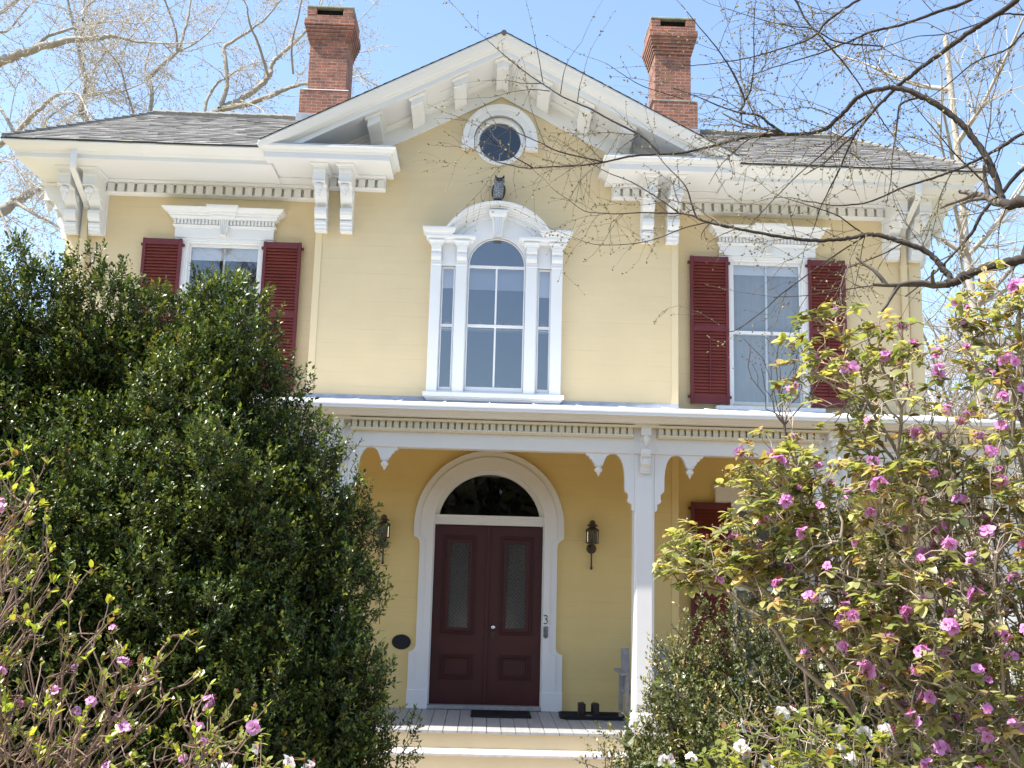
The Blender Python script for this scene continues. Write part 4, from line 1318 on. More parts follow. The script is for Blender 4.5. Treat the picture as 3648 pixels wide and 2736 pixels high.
def frames(z, roll=None, rng=RNG):
    """rotation matrices whose local +Y follows z, random roll about it"""
    z = z / (np.linalg.norm(z, axis=1)[:, None] + 1e-9)
    r = rng.normal(size=z.shape); x = np.cross(r, z); x /= np.linalg.norm(x, axis=1)[:, None] + 1e-9
    n = np.cross(x, z)
    return np.stack([x, z, n], -1)

def frames_up(z, up):
    """local +Y along z, local +Z as close to up as possible"""
    z = z / (np.linalg.norm(z, axis=1)[:, None] + 1e-9)
    x = np.cross(z, up); x /= np.linalg.norm(x, axis=1)[:, None] + 1e-9
    n = np.cross(x, z)
    return np.stack([x, z, n], -1)

def leaf_small():                      # folded diamond, unit length along +Y
    v = np.array([[0, 0, 0], [.27, .45, .07], [0, 1, -.05], [-.27, .45, .07], [0, .5, -.02]])
    f = np.array([[0, 1, 4], [1, 2, 4], [0, 4, 3], [4, 2, 3]])
    return v, f
def leaf_big(w=.23, curl=.16, fold=.06):     # elliptic blade with midrib
    ys = [0, .12, .38, .68, .9, 1.0]; ws = [.02, .6, 1.0, .85, .42, .0]
    v = []; f = []
    for y, q in zip(ys, ws):
        dz = -curl * y * y
        v += [[-w * q, y, dz + fold * q], [0, y, dz], [w * q, y, dz + fold * q]]
    for i in range(len(ys) - 1):
        for k in (0, 1): f.append([i * 3 + k, i * 3 + k + 1, i * 3 + 4 + k, i * 3 + 3 + k])
    return np.array(v), np.array(f)
def bud():
    v = np.array([[0, 0, 0], [.4, .4, 0], [0, .4, .4], [-.4, .4, 0], [0, .4, -.4], [0, 1, 0]])
    f = np.array([[0, 2, 1], [0, 3, 2], [0, 4, 3], [0, 1, 4], [5, 1, 2], [5, 2, 3], [5, 3, 4], [5, 4, 1]])
    return v, f

def jitter_cols(base, n, amt=.2, rng=RNG):
    base = np.asarray(base, float)
    if base.ndim == 1: base = base[None, :]
    c = base[rng.integers(0, len(base), n)]
    return np.clip(c * (1 + rng.uniform(-amt, amt, (n, 1))), 0, 1)

def in_lobes(rng, lobes, n, lo=.0, hi=1.0):
    """points in a union of ellipsoids, radius fraction lo..hi; returns points and outward normals"""
    vol = np.array([l[3] * l[4] * l[5] for l in lobes]) ** .8; vol /= vol.sum()
    idx = rng.choice(len(lobes), n, p=vol)
    LA = np.array(lobes)[idx]
    d = rng.normal(size=(n, 3)); d /= np.linalg.norm(d, axis=1)[:, None]
    r = rng.uniform(lo ** 3, hi ** 3, n) ** (1 / 3)
    p = LA[:, :3] + d * r[:, None] * LA[:, 3:6]
    nr = d / LA[:, 3:6]; nr /= np.linalg.norm(nr, axis=1)[:, None]
    return p, nr

def depth_in(lobes, p):
    """smallest scaled radius over all lobes (<1 inside)"""
    q = np.full(len(p), 9.0)
    for l in lobes:
        l = np.array(l); q = np.minimum(q, np.linalg.norm((p - l[:3]) / l[3:6], axis=1))
    return q

def stem_tree(mb, base, tips, rng, r_tip, col, rise=.5, power=.45, rmax=.05, n=5, wig=.06):
    """branches from base to every tip by recursive grouping"""
    tips = np.asarray(tips, float)
    def seg(a, b, ra, rb, nn):
        d = b - a; L_ = np.linalg.norm(d)
        m = 5 if L_ > .25 else (4 if L_ > .1 else 3)
        t = np.linspace(0, 1, m)[:, None]
        off = rng.normal(size=3) * wig * L_
        off2 = rng.normal(size=3) * wig * .5 * L_
        p = a + d * t + off * np.sin(np.pi * t) + off2 * np.sin(2 * np.pi * t)
        c = np.array(col) * rng.uniform(.75, 1.2)
        mb.tube(p, np.linspace(ra, rb, m), c, nn)
    def rad(k): return min(rmax, r_tip * k ** power)
    def rec(a, pts, ra, lvl):
        k = len(pts)
        if k == 1:
            seg(a, pts[0], min(ra, r_tip * 1.6), r_tip, 4 if lvl > 2 else n); return
        g = min(k, 3 if rng.random() < .35 else 2) if lvl else min(k, 7)
        c = pts[rng.choice(k, g, replace=False)]
        for _ in range(4):
            lab = np.argmin(((pts[:, None] - c[None]) ** 2).sum(-1), 1)
            for j in range(g):
                if (lab == j).any(): c[j] = pts[lab == j].mean(0)
        for j in range(g):
            q = pts[lab == j]
            if not len(q): continue
            if len(q) == 1: seg(a, q[0], min(ra, r_tip * 1.8), r_tip, 4); continue
            f = rise if lvl else rise * .8
            nd = a + (q.mean(0) - a) * f + rng.normal(size=3) * .02
            seg(a, nd, min(ra, rad(len(q)) * 1.15), rad(len(q)), n)
            rec(nd, q, rad(len(q)), lvl + 1)
    rec(np.asarray(base, float), tips, rmax, 0)

# ================================================================ DARK EVERGREEN BUSHES (left)
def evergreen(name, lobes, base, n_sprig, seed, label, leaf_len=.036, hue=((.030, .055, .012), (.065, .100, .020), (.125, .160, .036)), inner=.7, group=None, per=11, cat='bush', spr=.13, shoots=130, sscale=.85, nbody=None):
    rng = np.random.default_rng(seed)
    t = empty(name, base, label, cat, group)
    # upright shoots standing out of the rounded masses
    sp, sn = in_lobes(rng, lobes, shoots * 5, .93, 1.0)
    okk = (depth_in(lobes, sp) > .9) & (sn[:, 2] > -.25); sp, sn = sp[okk][:shoots], sn[okk][:shoots]
    core = list(lobes)
    lobes = core + [(p[0] + q[0] * .05, p[1] + q[1] * .05, p[2] + .08 * sscale, rng.uniform(.09, .17) * sscale, rng.uniform(.09, .17) * sscale, rng.uniform(.18, .36) * sscale) for p, q in zip(sp, sn)]
    P, N = in_lobes(rng, lobes, int(n_sprig * 1.9), .80, 1.05)
    q = depth_in(lobes, P); keep = q > .80
    P, N = P[keep][:n_sprig], N[keep][:n_sprig]
    # clumpy surface: push in and out with a slow noise
    ph = rng.uniform(0, 6.28, (6, 3)); fr = rng.normal(size=(6, 3)) * 4.2
    w_ = sum(np.sin(P @ fr[i] + ph[i, 0]) for i in range(6)) / 6
    P = P + N * (w_ * .17)[:, None]
    keep = rng.random(len(P)) < np.clip(.78 + w_ * 1.1, .18, 1)
    P, N = P[keep], N[keep]
    P2, N2 = in_lobes(rng, core, int(n_sprig * inner), .45, .82)
    P = np.concatenate([P, P2]); N = np.concatenate([N, N2])
    ok = P[:, 2] > GZ + .05
    P, N = P[ok], N[ok]
    n = len(P)
    ax = N * .75 + np.array([0, 0, .75]) + rng.normal(size=(n, 3)) * .38
    ax /= np.linalg.norm(ax, axis=1)[:, None]
    ln = spr * rng.uniform(.6, 1.5, n)
    B = P - ax * ln[:, None] * .5
    # leaves spiral up each sprig
    lf = NP(); tv, tf = leaf_small()
    F = frames(ax, rng=rng)
    j = np.arange(per); tt = (j + .6) / per
    ang = j * 2.4
    el = np.where(j > per - 4, 1.05, .45) + rng.uniform(-.2, .2, (n, per))
    a2 = ang[None, :] + rng.uniform(0, 6.28, (n, 1))
    loc_dir = np.stack([np.cos(a2) * np.cos(el), np.sin(el), np.sin(a2) * np.cos(el)], -1)
    wd = np.einsum('nij,npj->npi', F, loc_dir)
    lp = B[:, None, :] + ax[:, None, :] * (ln[:, None] * tt[None, :])[..., None]
    wd = wd.reshape(-1, 3); lp = lp.reshape(-1, 3)
    m = len(lp)
    wd = wd + np.array([0, 0, .12]) + rng.normal(size=(m, 3)) * .15
    up = np.tile([0.0, 0.0, 1.0], (m, 1)) + rng.normal(size=(m, 3)) * .45
    sc = leaf_len * rng.uniform(.7, 1.25, m)
    mats = frames_up(wd, up) * sc[:, None, None]
    cols = jitter_cols(hue, n, .3, rng)
    yl = rng.random(n) < .02
    cols[yl] = (.16, .13, .03)
    cols = np.repeat(cols, per, axis=0) * rng.uniform(.8, 1.25, (m, 1))
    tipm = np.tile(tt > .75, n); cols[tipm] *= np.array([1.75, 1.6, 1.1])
    lf.inst(tv, tf, mats, lp, np.clip(cols, 0, 1))
    nc = int(n_sprig * .6)  # oversized leaves added deep inside to block light through the bush
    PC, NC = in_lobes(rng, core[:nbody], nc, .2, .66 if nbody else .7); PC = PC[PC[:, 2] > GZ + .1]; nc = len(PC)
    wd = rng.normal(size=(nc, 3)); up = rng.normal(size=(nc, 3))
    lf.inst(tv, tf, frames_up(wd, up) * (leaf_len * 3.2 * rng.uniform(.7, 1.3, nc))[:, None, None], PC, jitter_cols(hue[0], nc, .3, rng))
    lf.build('foliage', M['holly_leaf'], t)
    st = NP()
    for i in range(n):
        if i % 2 == 0:
            st.tube([B[i] - ax[i] * .05, P[i] + ax[i] * ln[i] * .4], [.003, .0015], (.07, .06, .03), 3)
    Pm, _ = in_lobes(rng, core, 170, .3, .85)
    stem_tree(st, base, Pm, rng, .005, (.09, .07, .05), .5, .42, .06)
    st.build('stem', M['bark'], t)
    return t

def cauliflower(rng, body, n, r, face=-.35):
    """rounded masses bulging out of a few big ellipsoids, well apart so that dark gaps stay between them"""
    P, N = in_lobes(rng, body, n * 60, .97, 1.0)
    k = depth_in(body, P) > .955; P, N = P[k], N[k]
    k = (N[:, 1] < .55) & (P[:, 2] > GZ + .1); P, N = P[k], N[k]
    out = []
    for p, q in zip(P, N):
        if all(np.linalg.norm(p - o[0]) > r * rng.uniform(1.15, 1.5) for o in out):
            out.append((p, q))
        if len(out) >= n: break
    res = []
    for p, q in out:
        rr = r * rng.uniform(.75, 1.2); c = p - q * rr * .75
        res.append((c[0], c[1], c[2], rr * rng.uniform(.85, 1.05), rr * rng.uniform(.85, 1.05), rr * rng.uniform(1.0, 1.45)))
    return res
_r = np.random.default_rng(17)
HBODY = [(-2.62, -5.55, 2.98, .40, .45, .72), (-2.42, -5.35, 1.35, 1.22, 1.25, 1.95), (-2.15, -5.55, 3.02, .47, .5, .72), (-2.98, -5.45, 3.0, .38, .45, .78), (-1.29, -5.6, 1.64, .36, .45, .64), (-1.52, -5.6, 2.22, .34, .45, .50), (-1.08, -5.75, .60, .37, .45, .95),
         (-2.2, -6.1, 1.2, .9, .7, 1.6), (-1.42, -6.2, .40, .36, .45, .75), (-2.9, -6.3, 1.0, .7, .6, 1.4)]
HOLLY = [(l[0], l[1], l[2], l[3] * .80, l[4] * .80, l[5] * .86) for l in HBODY] + cauliflower(_r, HBODY, 80, .33)
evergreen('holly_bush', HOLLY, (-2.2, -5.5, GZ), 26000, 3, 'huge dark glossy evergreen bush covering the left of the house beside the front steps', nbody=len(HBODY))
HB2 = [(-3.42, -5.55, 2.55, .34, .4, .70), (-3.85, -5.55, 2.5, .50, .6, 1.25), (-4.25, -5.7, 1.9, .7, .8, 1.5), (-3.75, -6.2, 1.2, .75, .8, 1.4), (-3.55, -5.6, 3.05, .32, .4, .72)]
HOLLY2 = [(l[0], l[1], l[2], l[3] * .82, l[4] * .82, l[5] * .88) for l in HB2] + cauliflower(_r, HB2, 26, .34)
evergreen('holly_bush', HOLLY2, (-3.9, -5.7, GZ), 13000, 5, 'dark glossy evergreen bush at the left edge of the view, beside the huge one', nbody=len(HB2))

# ================================================================ FLOWERS
def flower_mesh(name, seed, petal_col, size=.030, n_fl=3, throat=(.75, .35, .45)):
    """a truss of open five-petalled blooms with stamens; linked mesh is reused for every truss"""
    rng = np.random.default_rng(seed); mb = NP()
    ys = np.array([0, .3, .65, .9, 1.0]); ws = np.array([.08, .30, .42, .30, .06])
    for k in range(n_fl):
        d = rng.normal(size=3); d[2] = abs(d[2]) * .6 + .1; d /= np.linalg.norm(d)
        Fm = frames(np.array([d]), rng=rng)[0]
        c0 = d * size * .35
        for p in range(5):
            a = 2 * math.pi * p / 5 + rng.uniform(-.15, .15); sc = size * rng.uniform(.85, 1.15); opn = rng.uniform(.75, 1.1)
            rad = np.array([math.cos(a), 0, math.sin(a)]); tan = np.array([-math.sin(a), 0, math.cos(a)])
            v = []
            for y, w_ in zip(ys, ws):
                ce = rad * (math.sin(opn * (0.25 + .9 * y)) * y) + np.array([0, 1, 0]) * (y * math.cos(opn * (.25 + .9 * y)) + .12 * math.sin(6 * y))
                rf = .07 * math.sin(5 * y + rng.uniform(0, 6))
                for s_ in (-1, 0, 1):
                    v.append((ce + tan * w_ * s_ + np.array([0, 1, 0]) * (.10 * abs(s_) * w_ * 2 + rf * s_)) * sc)
            v = np.array(v) @ Fm.T + c0
            f = []
            for i in range(len(ys) - 1):
                for q in (0, 1): f.append([i * 3 + q, i * 3 + q + 1, i * 3 + 4 + q, i * 3 + 3 + q])
            pc = np.array(petal_col) * rng.uniform(.8, 1.2)
            cc = np.array([np.array(throat) * (1 - min(1, y * 2.2)) + pc * min(1, y * 2.2) for y in ys for _ in range(3)])
            mb.add(v, np.array(f), np.clip(cc, 0, 1), True)
        for q in range(4):
            dd = d + rng.normal(size=3) * .28; dd /= np.linalg.norm(dd)
            mb.tube([c0, c0 + dd * size * .7, c0 + dd * size * 1.1 + np.array([0, 0, .08 * size])], [.0008, .0006, .0011], (.55, .12, .2), 3)
    mb.tube([(0, 0, -size * .3), (0, 0, size * .2)], [.0022, .003], (.25, .12, .06), 4)
    o = mb.build(name, M['petal'])
    me = o.data
    bpy.data.objects.remove(o)
    return me

PINK = [flower_mesh('flower', 30 + i, (.74, .34, .68), .028, 2 + i % 3) for i in range(5)]
PALEPINK = [flower_mesh('flower', 50 + i, (.74, .42, .66), .024, 2 + i % 2) for i in range(3)]
WHITEF = [flower_mesh('flower', 60 + i, (.84, .82, .76), .027, 2, (.75, .72, .55)) for i in range(3)]

def put_flowers(parent, meshes, pts, rng, sc=(.75, 1.3), name='flower'):
    for p in pts:
        o = bpy.data.objects.new(name, meshes[rng.integers(len(meshes))])
        COL.objects.link(o)
        o.location = p; o.rotation_euler = (rng.uniform(-.7, .7), rng.uniform(-.7, .7), rng.uniform(0, 6.28))
        s_ = rng.uniform(*sc); o.scale = (s_, s_, s_)
        parent_keep(o, parent)

# ================================================================ FLOWERING SHRUBS
def whorls(mb, tips, dirs, rng, per, length, hue, w=.23, droop=.3, curl=.18, el_rng=(-.35, .75)):
    n = len(tips); tv, tf = leaf_big(w, curl)
    k = rng.integers(per[0], per[1] + 1, n); idx = np.repeat(np.arange(n), k); m = len(idx)
    ang = rng.uniform(0, 6.28, m); el = rng.uniform(*el_rng, m)
    D = dirs[idx]
    F = frames(D, rng=rng)
    ld = np.stack([np.cos(ang) * np.cos(el), np.sin(el), np.sin(ang) * np.cos(el)], -1)
    wd = np.einsum('nij,nj->ni', F, ld) + np.array([0, 0, -droop]) * rng.uniform(0, 1, (m, 1))
    up = D + np.array([0, 0, .8]) + rng.normal(size=(m, 3)) * .25
    L_ = length * rng.uniform(.6, 1.2, m)
    mats = frames_up(wd, up) * L_[:, None, None]
    wj = rng.uniform(.8, 1.25, m); mats[:, :, 0] *= wj[:, None]
    loc = tips[idx] - D * rng.uniform(0, .018, m)[:, None]
    base = jitter_cols(hue, n, .2, rng)[idx] * rng.uniform(.8, 1.2, (m, 1))
    br = rng.random(m) < .06; base[br] = np.array([.24, .12, .04]) * rng.uniform(.7, 1.2, (br.sum(), 1))
    mb.inst(tv, tf, mats, loc, np.clip(base, 0, 1), True)

def buds_at(mb, tips, dirs, rng, ln, hue):
    tv, tf = bud(); n = len(tips)
    F = frames(dirs + rng.normal(size=dirs.shape) * .2, rng=rng) * (ln * rng.uniform(.6, 1.3, n))[:, None, None]
    mb.inst(tv, tf, F, tips, jitter_cols(hue, n, .25, rng))

RH = [(.86, -9.20, 1.78, .25, .25, .15, .9), (1.08, -9.28, 2.05, .22, .3, .28, .9), (1.36, -9.25, 2.58, .28, .35, .24, .6), (1.70, -9.3, 2.42, .45, .45, .40, 1.1), (2.10, -9.40, 2.72, .32, .35, .30, .9),
      (2.05, -9.45, 1.85, .42, .4, .5, 1.4), (1.45, -9.3, 2.0, .45, .4, .36, 1.5), (2.05, -9.55, 1.25, .36, .3, .4, 1.1), (1.62, -9.35, 1.50, .40, .3, .30, 1.2), (1.25, -9.35, 1.62, .30, .3, .25, .8),
      (2.3, -9.3, 2.3, .35, .4, .5, 1.0), (1.70, -9.5, 1.08, .35, .3, .22, .7), (1.15, -9.3, 1.85, .28, .3, .28, .7), (1.75, -9.6, 1.9, .5, .25, .5, .5), (1.5, -9.6, 1.45, .35, .25, .3, .7)]
NT = 2500
rng = np.random.default_rng(21)
t = empty('rhododendron', (2.55, -9.25, GZ), 'tall leggy shrub with magenta pink blossoms and olive leaves filling the right side', 'rhododendron')
wts = np.array([l[6] for l in RH]); wts /= wts.sum()
idx = rng.choice(len(RH), NT, p=wts); LA = np.array(RH)[idx]
d = rng.normal(size=(NT, 3)); d /= np.linalg.norm(d, axis=1)[:, None]
TP = LA[:, :3] + d * LA[:, 3:6] * (rng.uniform(.1, 1, (NT, 1)) ** .5)
BASE = np.array([2.55, -9.25, GZ])
TD = (TP - BASE) / np.linalg.norm(TP - BASE, axis=1)[:, None] * .6 + np.array([0, 0, .6]) + rng.normal(size=TP.shape) * .3
TD /= np.linalg.norm(TD, axis=1)[:, None]
OLIVE = [(.34, .34, .12), (.42, .40, .15), (.25, .28, .09), (.42, .33, .13), (.17, .20, .065), (.40, .41, .18)]
leafy = rng.random(NT) < .85
lf = NP(); whorls(lf, TP[leafy], TD[leafy], rng, (5, 8), .046, OLIVE, .29, .15, .30, (-.1, .6)); buds_at(lf, TP, TD, rng, .015, [(.28, .13, .05), (.26, .20, .08)]); lf.build('foliage', M['leaf'], t)
st = NP(); stem_tree(st, BASE, TP, rng, .0017, (.44, .36, .27), .52, .36, .022, 6, .06)
P, N = in_lobes(rng, [(1.4, -9.3, 1.15, .6, .4, .45), (1.9, -9.4, .9, .4, .4, .6), (1.9, -9.4, 1.9, .5, .4, .6), (1.5, -9.3, 1.7, .5, .4, .4)], 1250, 0, 1)
stem_tree(st, BASE + np.array([-.1, 0, .15]), P, rng, .0014, (.50, .42, .33), .5, .34, .013, 5, .10)
st.build('stem', M['bark'], t)
# the hundred blooms that show largest are parts, the many small ones behind them one part
cand = np.argsort(rng.random(NT) * .8 + (TP[:, 1] + 9.3) * 1.2 + (TP[:, 2] < 1.0) * 9)
order_ = []
for k in cand:                                        # spread over the whole shrub, not bunched
    if all(np.linalg.norm((TP[k] - TP[j]) * np.array([1, .35, 1])) > .085 for j in order_): order_.append(k)
    if len(order_) >= 210: break
order_ = np.array(order_)
put_flowers(t, PINK, TP[order_[:98]] + TD[order_[:98]] * .02 + np.array([0, -.02, 0]), rng, (.62, 1.15))
fm = NP()
for k in order_[98:]:
    me = PINK[rng.integers(len(PINK))]; nv = len(me.vertices)
    co = np.empty(nv * 3, np.float32); me.vertices.foreach_get('co', co); co = co.reshape(-1, 3)
    cc = np.empty(nv * 4, np.float32); me.color_attributes['Col'].data.foreach_get('color', cc)
    li = np.empty(len(me.loops), np.int32); me.loops.foreach_get('vertex_index', li)
    Fm = frames(rng.normal(size=(1, 3)), rng=rng)[0] * rng.uniform(.45, .85)
    fm.add(co @ Fm.T + TP[k], li.reshape(-1, 4), cc.reshape(-1, 4)[:, :3], True)
tag(fm.build('small_blooms', M['petal'], t), kind='stuff')

# bare budding shrub in front of the right-hand window
t = empty('bare_shrub', (1.55, -8.4, GZ), 'slender leafless shrub with dark budding twigs before the right upstairs window', 'shrub')
tips = np.array([at(2432 + u * .5498, 800 + v * .5498, 5.0 + rng.uniform(-.1, .1)) for (u, v) in ((395, 740), (440, 820), (1400, 650), (545, 740), (560, 870), (620, 790), (690, 820), (735, 920), (770, 960), (800, 880), (820, 970), (600, 1030), (690, 1040), (510, 930), (450, 900), (745, 830))])
st = NP(); stem_tree(st, at(2432 + 660 * .5498, 800 + 1300 * .5498, 5.0), tips, rng, .0019, (.20, .15, .12), .5, .40, .006, 5, .08)
st.tube([at(2432 + 660 * .5498, 800 + 1300 * .5498, 5.0), (1.5, -8.4, .6), (1.55, -8.4, GZ)], [.006, .009, .012], (.20, .15, .12), 6)
tv, tf = bud(); bt = np.repeat(tips, 6, axis=0) + rng.normal(size=(len(tips) * 6, 3)) * .035
st.inst(tv, tf, frames(rng.normal(size=bt.shape) + np.array([0, 0, 1.2]), rng=rng) * .011, bt, jitter_cols((.26, .15, .11), len(bt)))
st.build('stem', M['bark'], t)

# small-leaved shrub by the steps
rng = np.random.default_rng(33)
BOX = [(.80, -7.65, .72, .22, .25, .28), (1.05, -7.6, 1.02, .26, .3, .36), (1.5, -7.5, 1.08, .45, .4, .46), (2.15, -7.4, 1.1, .45, .4, .5), (1.04, -7.6, .45, .34, .45, .68), (1.35, -7.5, .72, .40, .45, .42), (.86, -7.75, .65, .18, .25, .22), (1.65, -7.6, .35, .4, .45, .6), (1.12, -7.9, .88, .20, .22, .22), (.78, -7.7, .15, .24, .25, .4), (1.95, -7.4, .6, .5, .45, .7), (2.5, -7.3, .65, .55, .45, .8), (3.1, -7.3, .7, .5, .45, .8)]
evergreen('small_leaved_bush', BOX, (1.2, -7.6, GZ), 8000, 9, 'twiggy small-leaved green bush standing in front of the right porch post',   .023, ((.10, .12, .04), (.16, .17, .07), (.07, .09, .03), (.24, .20, .11)), .5, None, 10, 'bush', .11, 40, .6)

# white-flowered azaleas along the bottom
def azalea(lobes, base, ntip, nflower, seed, label, meshes, hue, leaf_len, per, cat, stemcol, rise=.5, bare=0, tipbud=None, el_rng=(-.1, .9), flower_sc=(.6, 1.05), name='azalea'):
    rng = np.random.default_rng(seed)
    t = empty(name, base, label, cat)
    wt = np.array([l[3] * l[4] * l[5] for l in lobes]) ** .7; wt /= wt.sum()
    idx = rng.choice(len(lobes), ntip, p=wt); LA = np.array(lobes)[idx]
    d = rng.normal(size=(ntip, 3)); d /= np.linalg.norm(d, axis=1)[:, None]
    TP = LA[:, :3] + d * LA[:, 3:6] * (rng.uniform(.1, 1, (ntip, 1)) ** .5)
    B = np.array(base, float)
    TD = (TP - B) / np.linalg.norm(TP - B, axis=1)[:, None] * .6 + np.array([0, 0, .7]) + rng.normal(size=TP.shape) * .22
    TD /= np.linalg.norm(TD, axis=1)[:, None]
    lf = NP()
    whorls(lf, TP, TD, rng, per, leaf_len, hue, .22, .12, .10, el_rng)
    if tipbud is not None: buds_at(lf, TP, TD, rng, tipbud[0], tipbud[1])
    lf.build('foliage', M['leaf'], t)
    st = NP(); stem_tree(st, B, TP, rng, .0015, stemcol, rise, .36, .014, 5, .07)
    if bare:
        P, _ = in_lobes(rng, [(l[0] - .08, l[1], l[2] - .18, l[3] * 1.2, l[4], l[5]) for l in lobes], bare, 0, 1)
        stem_tree(st, B + np.array([.1, .05, .1]), P, rng, .0013, stemcol, rise, .36, .011, 5, .10)
    st.build('stem', M['bark'], t)
    fi = rng.choice(ntip, nflower, replace=False)
    put_flowers(t, meshes, TP[fi] + TD[fi] * .015, rng, flower_sc)
    return t, TP
LIME = [(.24, .27, .05), (.30, .30, .06), (.20, .24, .05), (.16, .20, .05)]
azalea([(.80, -10.05, 1.12, .24, .22, .16), (1.08, -10.0, 1.16, .28, .22, .16), (.66, -10.1, 1.0, .18, .2, .2), (1.0, -10.0, .95, .35, .2, .2)], (.95, -9.9, GZ), 300, 34, 41, 'low yellow green azalea with white blossoms at the bottom right', WHITEF, LIME, .040, (5, 8), 'azalea', (.30, .24, .17))
azalea([(-.72, -10.2, 1.12, .17, .15, .13), (-.58, -10.2, 1.05, .12, .15, .12)], (-.75, -10.2, GZ), 34, 8, 43, 'small azalea with a few white blossoms below the dark bush', WHITEF, LIME, .028, (3, 6), 'azalea', (.30, .22, .16), .5, 20)
azalea([(-1.36, -10.5, 1.82, .13, .2, .25), (-1.40, -10.55, 1.50, .20, .3, .45), (-1.20, -10.6, 1.36, .28, .3, .36), (-.95, -10.6, 1.28, .24, .28, .28), (-1.35, -10.7, 1.05, .40, .3, .36), (-.95, -10.7, 1.0, .30, .28, .22), (-.72, -10.6, 1.2, .14, .2, .2)],
       (-1.9, -10.6, GZ), 700, 46, 47, 'leggy pink azalea with bare grey brown twigs and lime leaf buds at the lower left', PALEPINK * 2 + PINK[:1],
       [(.34, .40, .04), (.28, .34, .05), (.40, .40, .06), (.22, .24, .05)], .027, (2, 5), 'azalea', (.31, .21, .16), .5, 700, (.012, [(.28, .12, .06), (.32, .18, .09)]), (.6, 1.35), (.42, .85))
# ================================================================ BARE TREES
def polyline(pts, m):
    """smooth resample of control points"""
    p = np.asarray(pts, float)
    if len(p) > 2:
        q = np.concatenate([[2 * p[0] - p[1]], p, [2 * p[-1] - p[-2]]]); out = []
        for i in range(1, len(q) - 2):
            for t in np.linspace(0, 1, m, endpoint=False):
                a, b, c, d = q[i - 1], q[i], q[i + 1], q[i + 2]
                out.append(.5 * ((2 * b) + (c - a) * t + (2 * a - 5 * b + 4 * c - d) * t * t + (3 * b - a - 3 * c + d) * t ** 3))
        out.append(q[-2]); return np.array(out)
    return p[0] + (p[1] - p[0]) * np.linspace(0, 1, m + 1)[:, None]

def shoot(mb, start, d, length, r, rng, col, lvl, spec, out):
    """one twig with wander and its own side twigs; collects bud sites"""
    m = max(4, int(length / spec['step']))
    p = np.array(start, float); d = d / (np.linalg.norm(d) + 1e-9); pts = [p.copy()]
    for i in range(m):
        d = d + rng.normal(size=3) * spec['wander'] + np.array([0, 0, spec['lift']]) * (i / m)
        d /= np.linalg.norm(d); p = p + d * length / m; pts.append(p.copy())
    pts = np.array(pts)
    mb.tube(pts, np.linspace(r, r * .45, m + 1), np.array(col) * rng.uniform(.75, 1.25), 4 if r < spec['thin'] else 5)
    nb = max(1, int(length / spec['bud']))
    for t in rng.uniform(.1, 1, nb):
        i = min(m - 1, int(t * m)); q = pts[i] + (pts[i + 1] - pts[i]) * (t * m - i)
        out.append((q, pts[i + 1] - pts[i]))
    out.append((pts[-1], d))
    if lvl > 0:
        k = rng.poisson(length / spec['gap'])
        for t in rng.uniform(.15, .95, k):
            i = min(m - 1, int(t * m)); ax = pts[i + 1] - pts[i]; ax /= np.linalg.norm(ax)
            s_ = np.cross(ax, rng.normal(size=3)); s_ /= np.linalg.norm(s_) + 1e-9
            shoot(mb, pts[i], ax * spec['fwd'] + s_, length * rng.uniform(.3, .62), r * .62, rng, col, lvl - 1, spec, out)

def limb(mb, pts, r0, r1, rng, col, spec, out, n=8, kids_=True, sub=6, lvl=1, density=1.0, start=.05):
    P = polyline(pts, sub); m = len(P)
    P[1:-1] += rng.normal(size=(m - 2, 3)) * r0 * .10
    rad = np.linspace(r0, r1, m) * (1 + rng.normal(size=m) * .05)
    mb.tube(P, rad, np.array(col) * rng.uniform(.85, 1.1), n)
    L_ = np.linalg.norm(np.diff(P, axis=0), axis=1).sum()
    if kids_:
        k = rng.poisson(L_ / spec['gap'] * density)
        for t in rng.uniform(start, 1, k):
            i = min(m - 2, int(t * (m - 1))); ax = P[i + 1] - P[i]; ax /= np.linalg.norm(ax) + 1e-9
            s_ = np.cross(ax, rng.normal(size=3)); s_ /= np.linalg.norm(s_) + 1e-9
            rr = min(rad[i] * .5, spec['rtwig'] * rng.uniform(.7, 1.3))
            shoot(mb, P[i], ax * spec['fwd'] + s_ + np.array([0, 0, spec['lift']]), spec['len'] * rng.uniform(.35, 1.2), rr, rng, spec.get('tw', col), lvl, spec, out)
        out.append((P[-1], P[-1] - P[-2]))
        shoot(mb, P[-1], P[-1] - P[-2], spec['len'] * .8, r1, rng, spec.get('tw', col), lvl, spec, out)
    return P

def put_buds(mb, out, rng, ln, hue, side=.9):
    tv, tf = bud()
    p = np.array([o[0] for o in out]); d = np.array([o[1] for o in out]); d /= np.linalg.norm(d, axis=1)[:, None] + 1e-9
    s_ = np.cross(d, rng.normal(size=d.shape)); s_ /= np.linalg.norm(s_, axis=1)[:, None] + 1e-9
    dd = d * .6 + s_ * side
    F = frames(dd, rng=rng) * (ln * rng.uniform(.5, 1.3, len(p)))[:, None, None]
    F[:, :, 0] *= .8; F[:, :, 2] *= .8
    mb.inst(tv, tf, F, p, jitter_cols(hue, len(p), .25, rng))

